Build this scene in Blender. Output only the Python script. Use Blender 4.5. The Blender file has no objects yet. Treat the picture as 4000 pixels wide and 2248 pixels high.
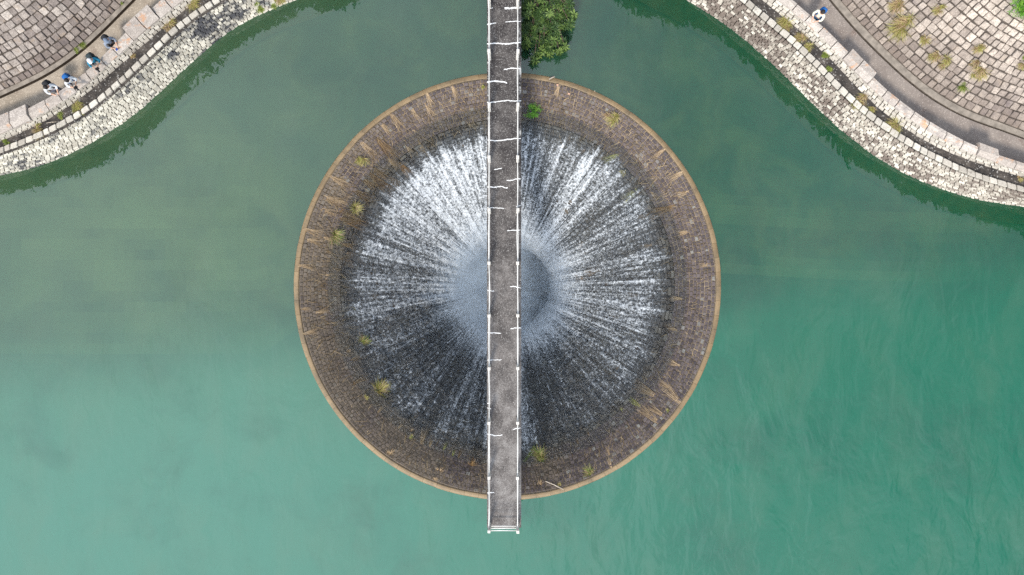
import bpy, bmesh, math, random
import numpy as np
from mathutils import Vector, Matrix, noise as mnoise
R = math.radians
random.seed(7); rng = np.random.default_rng(7)
S = bpy.context.scene
COL = S.collection

# ------------------------------------------------------------------ camera
H = 31.0            # camera height over the water (m)
F = 2856.0          # focal length in pixels of the 4000 px wide photograph
cam = bpy.data.cameras.new('Camera'); camo = bpy.data.objects.new('Camera', cam); COL.objects.link(camo)
camo.location = (0, 0, H); camo.rotation_euler = (0, 0, 0)
cam.sensor_width = 36; cam.lens = 36 * F / 4000; cam.clip_end = 2000; cam.clip_start = 0.1
S.camera = camo
# ------------------------------------------------------------------ sky and sun
SUN_EL = R(46); sx, sy = -0.26, -0.966
tosun = Vector((sx * math.cos(SUN_EL), sy * math.cos(SUN_EL), math.sin(SUN_EL)))
sun = bpy.data.lights.new('Sun', 'SUN'); suno = bpy.data.objects.new('Sun', sun); COL.objects.link(suno)
sun.energy = 3.0; sun.angle = R(10); sun.color = (1, 0.935, 0.83)
suno.rotation_euler = tosun.to_track_quat('Z', 'Y').to_euler(); suno.location = tosun * 60
W = bpy.data.worlds.new('World'); S.world = W; W.use_nodes = True
nt = W.node_tree; nt.nodes.clear()
wo = nt.nodes.new('ShaderNodeOutputWorld'); bg = nt.nodes.new('ShaderNodeBackground'); bg.inputs[1].default_value = 0.088
sky = nt.nodes.new('ShaderNodeTexSky'); sky.sky_type = 'NISHITA'; sky.sun_disc = False
sky.sun_elevation = SUN_EL; sky.sun_rotation = math.atan2(sx, sy)
tc = nt.nodes.new('ShaderNodeTexCoord')
# thin broken cloud over the sky
cn = nt.nodes.new('ShaderNodeTexNoise'); cn.inputs['Scale'].default_value = 2.3; cn.inputs['Detail'].default_value = 7
cm = nt.nodes.new('ShaderNodeMapping'); cm.inputs['Location'].default_value = (0.35, 0.2, 0.0)
nt.links.new(tc.outputs['Generated'], cm.inputs[0]); nt.links.new(cm.outputs[0], cn.inputs['Vector'])
dv = nt.nodes.new('ShaderNodeVectorMath'); dv.operation = 'DOT_PRODUCT'; dv.inputs[1].default_value = (-0.85, -0.30, 0.0)
nt.links.new(tc.outputs['Generated'], dv.inputs[0])
ca = nt.nodes.new('ShaderNodeMath'); ca.operation = 'MULTIPLY_ADD'; ca.inputs[1].default_value = 0.75
nt.links.new(dv.outputs['Value'], ca.inputs[0]); nt.links.new(cn.outputs[0], ca.inputs[2])
cr = nt.nodes.new('ShaderNodeMapRange'); cr.interpolation_type = 'SMOOTHSTEP'
cr.inputs['From Min'].default_value = -0.40; cr.inputs['From Max'].default_value = 0.95
nt.links.new(ca.outputs[0], cr.inputs['Value'])
cx = nt.nodes.new('ShaderNodeMix'); cx.data_type = 'RGBA'
nt.links.new(cr.outputs[0], cx.inputs[0]); nt.links.new(sky.outputs[0], cx.inputs[6]); cx.inputs[7].default_value = (13.4, 15.0, 17.4, 1)
nt.links.new(cx.outputs[2], bg.inputs[0]); nt.links.new(bg.outputs[0], wo.inputs[0])
vs = S.view_settings; vs.view_transform = 'Standard'; vs.look = 'None'; vs.gamma = 1; vs.exposure = 0.42
S.cycles.use_denoising = False; S.cycles.max_bounces = 8; S.cycles.volume_bounces = 3; S.cycles.transparent_max_bounces = 16
S.cycles.caustics_reflective = False; S.cycles.caustics_refractive = False

# ------------------------------------------------------------------ helpers
def P(px, py, z=0.0):
    """world point seen at pixel (px, py) of the photograph, at height z"""
    k = (H - z) / F
    return Vector(((px - 2000) * k, -(py - 1124) * k, z))

class MB:
    """collects faces; build() links them as ONE mesh object"""
    def __init__(s): s.v = []; s.f = []; s.a = []; s.mi = []
    def add(s, vs_, fs, a=0.0, mi=0):
        n = len(s.v); s.v.extend([tuple(q) for q in vs_])
        for f in fs: s.f.append(tuple(i + n for i in f)); s.a.append(a); s.mi.append(mi)
    def box(s, c, sz, M=None, a=0.0, mi=0, taper=1.0):
        x, y, z = [q / 2 for q in sz]; c = Vector(c)
        vs_ = []
        for dz, t in ((-z, 1), (z, taper)):
            for dx, dy in ((-x, -y), (x, -y), (x, y), (-x, y)):
                p = Vector((dx * t, dy * t, dz)); vs_.append(c + (M @ p if M else p))
        s.add(vs_, [(3, 2, 1, 0), (4, 5, 6, 7), (0, 1, 5, 4), (1, 2, 6, 5), (2, 3, 7, 6), (3, 0, 4, 7)], a, mi)
    def tube(s, pts, rad, n=8, a=0.0, mi=0, cap=True):
        pts = [Vector(q) for q in pts]
        if not hasattr(rad, '__len__'): rad = [rad] * len(pts)
        rings = []; up = Vector((0.013, 0.02, 1))
        for i, q in enumerate(pts):
            d = (pts[min(i + 1, len(pts) - 1)] - pts[max(i - 1, 0)]).normalized()
            u = d.cross(up if abs(d.dot(up.normalized())) < 0.95 else Vector((1, 0.02, 0))).normalized(); w = d.cross(u)
            rings.append([q + (u * math.cos(2 * math.pi * k / n) + w * math.sin(2 * math.pi * k / n)) * rad[i] for k in range(n)])
        fs = []
        for i in range(len(pts) - 1):
            for k in range(n):
                fs.append((i * n + k, i * n + (k + 1) % n, (i + 1) * n + (k + 1) % n, (i + 1) * n + k))
        if cap:
            fs.append(tuple(range(n))[::-1]); fs.append(tuple((len(pts) - 1) * n + k for k in range(n)))
        s.add([q for r in rings for q in r], fs, a, mi)
    def build(s, name, mat, parent=None, smooth=False, origin=None, point=None):
        o0 = Vector(origin) if origin is not None else Vector((0, 0, 0))
        me = bpy.data.meshes.new(name)
        vv = np.array(s.v, dtype=float) - np.array(o0)
        me.from_pydata(vv.tolist(), [], s.f)
        at = me.attributes.new('rnd', 'FLOAT', 'FACE'); at.data.foreach_set('value', np.array(s.a, dtype=np.float32))
        if point is not None:
            pa = me.attributes.new(point[0], 'FLOAT', 'POINT'); pa.data.foreach_set('value', np.array(point[1], dtype=np.float32))
        for m in (mat if isinstance(mat, (list, tuple)) else [mat]): me.materials.append(m)
        if max(s.mi, default=0): me.polygons.foreach_set('material_index', np.array(s.mi, dtype=np.int32))
        if smooth: me.polygons.foreach_set('use_smooth', np.ones(len(me.polygons), dtype=bool))
        me.update()
        o = bpy.data.objects.new(name, me); COL.objects.link(o)
        if parent is not None: o.parent = parent
        else: o.location = o0
        return o

def tag(o, label=None, cat=None, group=None, kind=None):
    for k, v in (('label', label), ('category', cat), ('group', group), ('kind', kind)):
        if v: o[k] = v
    return o
def empty(name, loc, label, cat, group=None, rz=0.0):
    o = bpy.data.objects.new(name, None); COL.objects.link(o); o.location = loc; o.rotation_euler = (0, 0, rz); o.empty_display_size = 0.2
    return tag(o, label, cat, group)

# ------------------------------------------------------------------ materials
class NB:
    def __init__(s, name):
        s.m = bpy.data.materials.new(name); s.m.use_nodes = True; s.t = s.m.node_tree; s.t.nodes.clear()
        s.out = s.t.nodes.new('ShaderNodeOutputMaterial')
    def n(s, typ, **kw):
        q = s.t.nodes.new(typ)
        for k, v in kw.items(): setattr(q, k, v)
        return q
    def set(s, sock, v):
        if v is None: return
        if isinstance(v, bpy.types.NodeSocket): s.t.links.new(v, sock)
        elif isinstance(v, (tuple, list)) and sock.type == 'RGBA' and len(v) == 3: sock.default_value = (*v, 1)
        else: sock.default_value = v
    def pos(s): return s.n('ShaderNodeNewGeometry').outputs['Position']
    def attr(s, name): return s.n('ShaderNodeAttribute', attribute_name=name).outputs['Fac']
    def vmul(s, v, k):
        q = s.n('ShaderNodeVectorMath', operation='MULTIPLY'); s.set(q.inputs[0], v); q.inputs[1].default_value = k; return q.outputs[0]
    def vadd(s, v, k):
        q = s.n('ShaderNodeVectorMath', operation='ADD'); s.set(q.inputs[0], v); s.set(q.inputs[1], k); return q.outputs[0]
    def noise(s, vec, scale, detail=4, rough=0.55, dist=0.0, out=0):
        q = s.n('ShaderNodeTexNoise'); s.set(q.inputs['Vector'], vec); q.inputs['Scale'].default_value = scale
        q.inputs['Detail'].default_value = detail; q.inputs['Roughness'].default_value = rough; q.inputs['Distortion'].default_value = dist
        return q.outputs[out]
    def vor(s, vec, scale, feature='F1', out='Distance'):
        q = s.n('ShaderNodeTexVoronoi', feature=feature); s.set(q.inputs['Vector'], vec); q.inputs['Scale'].default_value = scale
        return q.outputs[out]
    def math(s, op, a, b=None, c=None, clamp=False):
        q = s.n('ShaderNodeMath', operation=op); q.use_clamp = clamp
        for i, v in enumerate((a, b, c)):
            if v is not None: s.set(q.inputs[i], v)
        return q.outputs[0]
    def rng(s, v, a, b, c=0.0, d=1.0, smooth=True):
        q = s.n('ShaderNodeMapRange'); q.interpolation_type = 'SMOOTHSTEP' if smooth else 'LINEAR'
        for i, x in enumerate((v, a, b, c, d)): s.set(q.inputs[i], x)
        return q.outputs[0]
    def mix(s, f, a, b, mode='MIX'):
        q = s.n('ShaderNodeMix', data_type='RGBA', blend_type=mode); s.set(q.inputs[0], f); s.set(q.inputs[6], a); s.set(q.inputs[7], b); return q.outputs[2]
    def ramp(s, f, stops):
        q = s.n('ShaderNodeValToRGB'); s.set(q.inputs[0], f); e = q.color_ramp.elements
        while len(e) < len(stops): e.new(0.5)
        for i, (p, c) in enumerate(stops): e[i].position = p; e[i].color = (*c, 1)
        return q.outputs[0]
    def sep(s, v):
        q = s.n('ShaderNodeSeparateXYZ'); s.set(q.inputs[0], v); return q.outputs
    def comb(s, x, y, z):
        q = s.n('ShaderNodeCombineXYZ')
        for i, v in enumerate((x, y, z)): s.set(q.inputs[i], v)
        return q.outputs[0]
    def bump(s, h, strength=0.5, dist=0.02, normal=None):
        q = s.n('ShaderNodeBump'); s.set(q.inputs['Height'], h); s.set(q.inputs['Strength'], strength); q.inputs['Distance'].default_value = dist
        if normal is not None: s.set(q.inputs['Normal'], normal)
        return q.outputs[0]
    def pbr(s, col, rough=0.8, normal=None, spec=0.3, **kw):
        q = s.n('ShaderNodeBsdfPrincipled'); s.set(q.inputs['Base Color'], col); s.set(q.inputs['Roughness'], rough)
        q.inputs['Specular IOR Level'].default_value = spec
        if normal is not None: s.set(q.inputs['Normal'], normal)
        for k, v in kw.items(): s.set(q.inputs[k.replace('_', ' ')], v)
        return q.outputs[0]
    def mixs(s, f, a, b):
        q = s.n('ShaderNodeMixShader'); s.set(q.inputs[0], f); s.set(q.inputs[1], a); s.set(q.inputs[2], b); return q.outputs[0]
    def done(s, surf): s.t.links.new(surf, s.out.inputs['Surface']); return s.m

def simple(name, col, rough=0.8, var=0.15, scale=9.0, spec=0.3):
    b = NB(name); n = b.noise(b.pos(), scale, 4)
    dark = tuple(c * (1 - var) for c in col); lite = tuple(min(1, c * (1 + var)) for c in col)
    return b.done(b.pbr(b.ramp(n, [(0.3, dark), (0.7, lite)]), rough, spec=spec))

def stone_mat(name, lo, hi, stain, stain_lo=0.48, stain_hi=0.62, stain_scale=0.9, rough=0.85, fine=0.35, tint=(0.45, 0.28, 0.13), tint_amt=0.0, spec=0.25, per_stone=1.0, spot=None):
    """cut stone: colour by stone (rnd), grain, large patches of dark growth"""
    b = NB(name); p = b.pos(); r = b.attr('rnd')
    base = b.ramp(r, [(0.0, lo), (0.55, tuple((a + c) / 2 for a, c in zip(lo, hi))), (1.0, hi)])
    g = b.noise(p, 22, 5, 0.7)
    base = b.mix(b.rng(g, 0.35, 0.68, 0, fine), base, tuple(c * 0.45 for c in lo))
    base = b.mix(b.rng(b.noise(b.vadd(p, (2, 8, 5)), 6.0, 4, 0.65), 0.40, 0.66, 0, fine * 0.7), base, tuple(c * 0.55 for c in lo))
    if tint_amt:
        t = b.rng(b.noise(b.vadd(p, (7, 3, 1)), 3.1, 5, 0.65), 0.55, 0.72, 0, tint_amt); base = b.mix(t, base, tint)
    st = b.noise(b.vadd(p, (13, -5, 2)), stain_scale, 7, 0.72, 0.3)
    st = b.math('ADD', st, b.math('MULTIPLY', b.math('SUBTRACT', b.math('FRACT', b.math('MULTIPLY', r, 7.31)), 0.5), 0.16 * per_stone))
    if spot:
        dq = b.n('ShaderNodeVectorMath', operation='DISTANCE'); b.set(dq.inputs[0], p); dq.inputs[1].default_value = spot[0]
        st = b.math('ADD', st, b.rng(dq.outputs['Value'], spot[1], spot[1] * 0.2, 0, spot[2]))
    sm = b.rng(st, stain_lo, stain_hi)
    base = b.mix(sm, base, b.mix(b.noise(p, 14, 3), stain, tuple(c * 2.0 for c in stain)))
    nb = b.bump(b.noise(p, 30, 6, 0.65), 0.6, 0.03)
    return b.done(b.pbr(base, rough, nb, spec))

M = {}
M['wall_left'] = stone_mat('wall_stone', (0.48, 0.44, 0.37), (0.82, 0.77, 0.66), (0.050, 0.050, 0.055), 0.50, 0.70, 0.75, fine=0.25, per_stone=1.1, spot=(tuple(P(850, 100, 0.9)), 3.0, 0.07))
M['wall_right'] = stone_mat('wall_stone_bright', (0.46, 0.40, 0.335), (0.84, 0.78, 0.67), (0.125, 0.100, 0.084), 0.44, 0.64, 0.7, per_stone=1.6, spot=(tuple(P(2900, 90, 0.9)), 5.0, 0.07))
M['small'] = stone_mat('small_wall_stone', (0.45, 0.405, 0.345), (0.72, 0.665, 0.575), (0.07, 0.06, 0.05), 0.60, 0.75, 1.2)
M['cap'] = stone_mat('coping_granite', (0.48, 0.415, 0.365), (0.64, 0.575, 0.515), (0.17, 0.15, 0.14), 0.55, 0.75, 1.9, fine=0.7, tint=(0.55, 0.27, 0.12), tint_amt=0.8)
M['pave_left'] = stone_mat('paving_stone', (0.22, 0.178, 0.158), (0.72, 0.64, 0.56), (0.075, 0.062, 0.060), 0.53, 0.72, 0.35, fine=0.6, tint=(0.45, 0.30, 0.16), tint_amt=0.25)
M['pave_right'] = stone_mat('paving_stone_pale', (0.235, 0.188, 0.160), (0.78, 0.67, 0.565), (0.09, 0.072, 0.070), 0.52, 0.74, 0.35, fine=0.55, tint=(0.45, 0.33, 0.22), tint_amt=0.2)
M['footing'] = simple('algae_footing', (0.30, 0.17, 0.05), 0.9, 0.5, 2.5)
M['mortar'] = simple('dark_mortar', (0.085, 0.070, 0.058), 0.95, 0.4, 6)
M['mortar_tan'] = simple('tan_mortar', (0.20, 0.155, 0.105), 0.95, 0.45, 3)

def apron_mat():
    b = NB('wet_purple_stone'); p = b.pos(); r = b.attr('rnd')
    base = b.ramp(r, [(0.0, (0.060, 0.047, 0.052)), (0.6, (0.118, 0.090, 0.088)), (0.93, (0.14, 0.112, 0.105)), (1.0, (0.24, 0.23, 0.21))])
    silt = b.rng(b.math('MULTIPLY_ADD', b.math('MULTIPLY_ADD', b.sep(p)[1], 0.35, b.sep(p)[0]), -0.020, b.noise(p, 0.55, 5, 0.65)), 0.46, 0.70, 0.0, 0.75)
    base = b.mix(silt, base, b.mix(b.noise(p, 9, 4), (0.13, 0.10, 0.07), (0.24, 0.19, 0.135)))
    moss = b.rng(b.noise(b.vadd(p, (3, 9, 4)), 2.2, 6, 0.7), 0.56, 0.7, 0, 0.45)
    base = b.mix(moss, base, (0.055, 0.050, 0.022))
    base = b.mix(b.rng(b.noise(p, 26, 5, 0.7), 0.4, 0.7, 0, 0.6), base, (0.02, 0.017, 0.017))
    return b.done(b.pbr(base, b.rng(b.noise(p, 3, 3), 0.3, 0.7, 0.45, 0.8), b.bump(b.noise(p, 28, 5, 0.65), 0.7, 0.03), 0.4))
M['apron'] = apron_mat()
def crest_mat():
    b = NB('tan_crest_stone'); p = b.pos(); r = b.attr('rnd')
    base = b.ramp(r, [(0, (0.215, 0.145, 0.074)), (1, (0.28, 0.195, 0.105))])
    base = b.mix(b.rng(b.noise(p, 1.3, 7, 0.75), 0.42, 0.68, 0, 0.85), base, (0.13, 0.098, 0.060))
    base = b.mix(b.rng(b.noise(p, 17, 5, 0.7), 0.5, 0.75, 0, 0.6), base, (0.12, 0.085, 0.045))
    return b.done(b.pbr(base, 0.55, b.bump(b.noise(p, 25, 5), 0.4, 0.02), 0.4))
M['crest'] = crest_mat()
def deep_mat():
    b = NB('wet_black_stone'); p = b.pos(); r = b.attr('rnd')
    base = b.ramp(r, [(0.0, (0.026, 0.021, 0.018)), (0.7, (0.064, 0.051, 0.041)), (1.0, (0.13, 0.115, 0.095))])
    base = b.mix(b.rng(b.noise(p, 0.5, 5, 0.65), 0.45, 0.68, 0, 0.8), base, (0.070, 0.050, 0.026))
    return b.done(b.pbr(base, 0.35, b.bump(b.noise(p, 20, 5), 0.7, 0.04), 0.5))
M['deep'] = deep_mat()

def foam_mat():
    b = NB('falling_water'); p = b.vadd(b.pos(), (0.195, -0.054, 0)); xyz = b.sep(p)
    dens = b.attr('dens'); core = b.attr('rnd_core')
    flat = b.comb(xyz[0], xyz[1], 0.0)
    nq = b.n('ShaderNodeVectorMath', operation='NORMALIZE'); b.set(nq.inputs[0], flat); nrm = nq.outputs[0]
    lq = b.n('ShaderNodeVectorMath', operation='LENGTH'); b.set(lq.inputs[0], flat); rad = lq.outputs['Value']
    ns = b.sep(nrm)
    cyl = lambda k, m: b.comb(b.math('MULTIPLY', ns[0], k), b.math('MULTIPLY', ns[1], k), b.math('MULTIPLY', rad, m))
    s1 = b.noise(cyl(9.0, 0.10), 1.0, 3, 0.55)                 # broad rays
    s2 = b.noise(cyl(42.0, 0.22), 1.0, 3, 0.6)                 # streams
    s3 = b.noise(cyl(120.0, 0.9), 1.0, 3, 0.6)                 # threads
    spk = b.noise(p, 10.5, 4, 0.74, 0.5)                        # splashes on the courses
    course = b.noise(cyl(42.0, 7.0), 1.0, 3, 0.65, 0.4)
    h = lambda x: b.math('SUBTRACT', x, 0.5)
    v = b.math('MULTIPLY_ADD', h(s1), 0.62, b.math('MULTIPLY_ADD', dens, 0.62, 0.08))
    v = b.math('MULTIPLY_ADD', h(s2), 0.85, v)
    v = b.math('MULTIPLY_ADD', h(s3), 0.55, v)
    v = b.math('MULTIPLY_ADD', h(spk), 1.65, v)
    v = b.math('MULTIPLY_ADD', h(course), 0.8, v)
    v = b.math('MULTIPLY_ADD', core, 0.12, v)
    a = b.rng(v, b.math('MULTIPLY_ADD', core, -0.22, 0.28), 0.92, 0, 1, False)
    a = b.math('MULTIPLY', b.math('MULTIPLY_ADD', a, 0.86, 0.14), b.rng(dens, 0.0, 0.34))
    col = b.mix(b.rng(v, 0.30, 0.85), (0.15, 0.172, 0.195), (0.66, 0.69, 0.72))
    foam = b.pbr(col, 0.5, b.bump(v, 0.5, 0.10), 0.3)
    film = b.n('ShaderNodeBsdfTransparent'); film.inputs[0].default_value = (0.80, 0.83, 0.84, 1)
    gl = b.n('ShaderNodeBsdfGlossy'); gl.inputs['Roughness'].default_value = 0.25; b.set(gl.inputs['Normal'], b.bump(v, 0.8, 0.15))
    fil = b.mixs(0.05, film.outputs[0], gl.outputs[0])
    return b.done(b.mixs(a, fil, foam))
M['foam'] = foam_mat()
def shaft_mat():
    b = NB('churning_water'); p = b.vadd(b.pos(), (0.195, -0.054, 0))
    v = b.noise(b.vmul(p, (1.0, 2.2, 0.6)), 1.3, 7, 0.72, 1.2)
    jet = b.noise(b.vmul(p, (0.55, 1.1, 0.0)), 0.9, 3, 0.5, 0.6)
    v2 = b.math('MULTIPLY_ADD', jet, 1.0, b.math('MULTIPLY', v, 0.6))
    col = b.ramp(v2, [(0.60, (0.015, 0.03, 0.045)), (0.76, (0.16, 0.21, 0.25)), (0.92, (0.85, 0.90, 0.93))])
    return b.done(b.pbr(col, 0.5, b.bump(v2, 0.8, 0.3), 0.4))
M['shaft'] = shaft_mat()

def water_mat():
    b = NB('turbid_green_water'); p = b.pos(); xyz = b.sep(p)
    y = b.math('MULTIPLY_ADD', b.noise(b.vadd(p, (4, 1, 0)), 0.09, 4, 0.55), 9.0, b.math('MULTIPLY_ADD', xyz[0], -0.10, xyz[1]))
    zone = b.rng(y, -4.5, 11.0)                                  # 0 deep open reservoir (south), 1 narrows by the dam (north)
    deep = b.mix(b.rng(xyz[0], -16, 15), (0.052, 0.185, 0.125), (0.006, 0.124, 0.068))
    col = b.mix(zone, deep, b.mix(b.rng(xyz[0], -15, 3), (0.064, 0.150, 0.080), b.mix(b.rng(xyz[0], 0, 14), (0.020, 0.092, 0.050), (0.012, 0.112, 0.058))))
    # silt drifting in the water
    warp = b.vadd(p, b.vmul(b.noise(p, 0.3, 4, 0.55, 0, 1), (2.2, 2.2, 0)))
    pl = b.noise(b.vmul(warp, (0.5, 0.26, 1)), 1.0, 6, 0.62, 0.3)
    col = b.mix(b.rng(pl, 0.40, 0.76, 0, 0.24), col, (0.10, 0.165, 0.105))
    pl2 = b.noise(b.vmul(b.vadd(warp, (30, 11, 0)), (0.21, 0.26, 1)), 1.0, 5, 0.6, 0.2)
    col = b.mix(b.rng(pl2, 0.46, 0.78, 0, 0.4), col, (0.014, 0.062, 0.040))
    # ripples
    rp = b.noise(b.vmul(p, (1.0, 0.5, 1)), 0.9, 3, 0.5, 0.5)
    rf = b.noise(b.vmul(p, (1.0, 0.65, 1)), 3.6, 1.5, 0.5, 0.3)
    nb = b.bump(b.math('MULTIPLY_ADD', rf, 0.12, rp), b.rng(xyz[1], -8.0, 3.0, 0.34, 0.035), 0.33)
    dif = b.n('ShaderNodeBsdfDiffuse'); b.set(dif.inputs[0], col)
    tr = b.n('ShaderNodeBsdfTransparent'); tr.inputs[0].default_value = (0.88, 0.96, 0.70, 1)
    body = b.mixs(b.rng(b.math('MULTIPLY_ADD', xyz[0], -0.11, xyz[1]), -3.4, 0.8, 0.86, 0.50), tr.outputs[0], dif.outputs[0])
    gl = b.n('ShaderNodeBsdfGlossy'); gl.inputs['Roughness'].default_value = 0.02; b.set(gl.inputs['Normal'], nb)
    fr = b.n('ShaderNodeFresnel'); fr.inputs[0].default_value = 1.80; b.set(fr.inputs['Normal'], nb)
    return b.done(b.mixs(fr.outputs[0], body, gl.outputs[0]))
M['water'] = water_mat()

def bed_mat():
    b = NB('silty_bed'); p = b.pos()
    n = b.noise(p, 0.45, 6, 0.65, 0.5)
    col = b.ramp(n, [(0.34, (0.03, 0.045, 0.025)), (0.50, (0.20, 0.185, 0.085)), (0.64, (0.48, 0.44, 0.20))])
    col = b.mix(b.attr('rnd'), col, (0.82, 0.86, 0.46))
    return b.done(b.pbr(col, 0.9))
M['bed'] = bed_mat()

def deck_mat():
    b = NB('weathered_deck_concrete'); p = b.pos(); xyz = b.sep(p)
    n = b.noise(p, 1.5, 6, 0.65, 0.4)
    k = b.math('ADD', b.math('MULTIPLY', n, 1.0), b.rng(xyz[1], -10, 9, 0.17, -0.12, False))
    col = b.ramp(k, [(0.30, (0.040, 0.034, 0.033)), (0.47, (0.085, 0.075, 0.070)), (0.62, (0.155, 0.138, 0.128)), (0.8, (0.25, 0.23, 0.215))])
    g = b.vor(p, 48, 'F1', 'Color'); gq = b.sep(g)
    col = b.mix(b.rng(gq[0], 0.80, 0.98, 0, 0.75), col, (0.34, 0.32, 0.30))
    col = b.mix(b.rng(gq[1], 0.7, 0.95, 0, 0.6), col, (0.02, 0.018, 0.018))
    # pale lime crust along both edges
    ed = b.rng(b.math('ABSOLUTE', b.math('ADD', xyz[0], 0.32)), 0.50, 0.68)
    li = b.rng(b.noise(p, 2.3, 6, 0.7), 0.52, 0.66); up = b.rng(xyz[1], -2, 8)
    col = b.mix(b.math('MULTIPLY', b.math('MULTIPLY', ed, li), b.math('MULTIPLY_ADD', up, 0.7, 0.1)), col, (0.62, 0.60, 0.56))
    return b.done(b.pbr(col, 0.85, b.bump(b.noise(p, 40, 4), 0.4, 0.01), 0.3))
M['deck'] = deck_mat()
M['white'] = simple('white_paint', (0.68, 0.66, 0.62), 0.5, 0.08, 5)
M['post'] = simple('pale_post_concrete', (0.66, 0.62, 0.56), 0.7, 0.18, 12)
M['filler'] = simple('white_crack_filler', (0.78, 0.77, 0.75), 0.7, 0.12, 14)
def path_mat(name, a, c):
    b = NB(name); p = b.pos()
    n = b.noise(p, 0.8, 6, 0.65)
    col = b.ramp(n, [(0.35, a), (0.68, c)])
    col = b.mix(b.rng(b.noise(b.vadd(p, (5, 5, 5)), 1.6, 5, 0.7), 0.54, 0.72, 0, 0.45), col, (0.16, 0.10, 0.075))
    g = b.sep(b.vor(p, 30, 'F1', 'Color'))
    col = b.mix(b.rng(g[0], 0.8, 1.0, 0, 0.4), col, tuple(min(1, x * 1.9) for x in c))
    return b.done(b.pbr(col, 0.9, b.bump(b.noise(p, 45, 3), 0.3, 0.01)))
M['path_left'] = path_mat('sandy_path', (0.29, 0.24, 0.185), (0.41, 0.345, 0.275))
M['path_right'] = path_mat('asphalt_path', (0.205, 0.170, 0.150), (0.31, 0.265, 0.232))
M['gutter'] = simple('gutter_mud', (0.045, 0.032, 0.022), 0.9, 0.4, 5)
M['gutter_dry'] = simple('gutter_silt', (0.10, 0.082, 0.066), 0.9, 0.4, 5)
M['curb'] = simple('curb_concrete', (0.25, 0.215, 0.18), 0.9, 0.3, 4)
def soil_mat():
    b = NB('ditch_soil'); p = b.pos()
    col = b.ramp(b.noise(p, 2.2, 7, 0.7), [(0.33, (0.022, 0.020, 0.020)), (0.55, (0.075, 0.064, 0.056)), (0.75, (0.19, 0.165, 0.14))])
    g = b.sep(b.vor(p, 24, 'F1', 'Color')); col = b.mix(b.rng(g[0], 0.90, 1.0, 0, 0.7), col, (0.45, 0.43, 0.40))
    return b.done(b.pbr(col, 0.95, b.bump(b.noise(p, 12, 5), 0.8, 0.06)))
M['soil'] = soil_mat()
def leaf_mat(name, lo, mid, hi, trans=0.25):
    b = NB(name); r = b.attr('rnd')
    col = b.ramp(r, [(0.0, lo), (0.55, mid), (1.0, hi)])
    s1 = b.pbr(col, 0.5, spec=0.35)
    t = b.n('ShaderNodeBsdfTranslucent'); b.set(t.inputs[0], col)
    return b.done(b.mixs(trans, s1, t.outputs[0]))
M['leaf'] = leaf_mat('tree_leaf', (0.018, 0.048, 0.014), (0.062, 0.122, 0.030), (0.20, 0.29, 0.07))
M['wood_leaf'] = leaf_mat('forest_leaf', (0.010, 0.024, 0.005), (0.022, 0.050, 0.010), (0.05, 0.085, 0.018))
M['dry'] = leaf_mat('dry_grass', (0.22, 0.135, 0.07), (0.48, 0.34, 0.19), (0.68, 0.52, 0.34))
M['rust'] = leaf_mat('rusty_grass', (0.09, 0.050, 0.022), (0.24, 0.145, 0.065), (0.44, 0.30, 0.15))
M['strand'] = leaf_mat('straw_strand', (0.08, 0.052, 0.024), (0.22, 0.15, 0.075), (0.46, 0.34, 0.19))
M['yellow'] = leaf_mat('yellow_green_grass', (0.16, 0.18, 0.035), (0.42, 0.41, 0.10), (0.62, 0.56, 0.21))
M['green'] = leaf_mat('green_grass', (0.09, 0.15, 0.022), (0.25, 0.32, 0.06), (0.46, 0.47, 0.14))
M['bright'] = leaf_mat('bright_leaf', (0.06, 0.20, 0.018), (0.14, 0.36, 0.03), (0.30, 0.52, 0.07))
M['bark'] = simple('bark', (0.10, 0.075, 0.055), 0.9, 0.3, 12)
M['stick'] = simple('bleached_wood', (0.50, 0.43, 0.35), 0.8, 0.2, 16)
M['hill'] = simple('wooded_ground', (0.022, 0.035, 0.012), 0.95, 0.4, 0.8)

# ------------------------------------------------------------------ curves on the banks (photo pixels, then set at real heights)
def ext(pts, a=1500):
    pts = [np.array(q, float) for q in pts]
    d0 = pts[0] - pts[min(2, len(pts) - 1)]; d0 /= np.linalg.norm(d0); d1 = pts[-1] - pts[-3]; d1 /= np.linalg.norm(d1)
    return np.array([pts[0] + d0 * a] + pts + [pts[-1] + d1 * a])
def resample(pts, step):
    pts = np.asarray(pts, float); s = np.r_[0, np.cumsum(np.linalg.norm(np.diff(pts, axis=0), axis=1))]
    n = max(2, int(s[-1] / step) + 1); t = np.linspace(0, s[-1], n)
    return np.stack([np.interp(t, s, pts[:, k]) for k in range(pts.shape[1])], 1)
def smooth(pts, sig=6):
    pts = np.asarray(pts, float); k = np.exp(-0.5 * (np.arange(-3 * sig, 3 * sig + 1) / sig) ** 2); k /= k.sum(); m = 3 * sig
    pad = np.concatenate([2 * pts[0] - pts[1:m + 1][::-1], pts, 2 * pts[-1] - pts[-m - 1:-1][::-1]])
    return np.stack([np.convolve(pad[:, i], k, 'valid') for i in range(pts.shape[1])], 1)
def curve(pts, sig=8): return smooth(resample(ext(pts), 8), sig)
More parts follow.
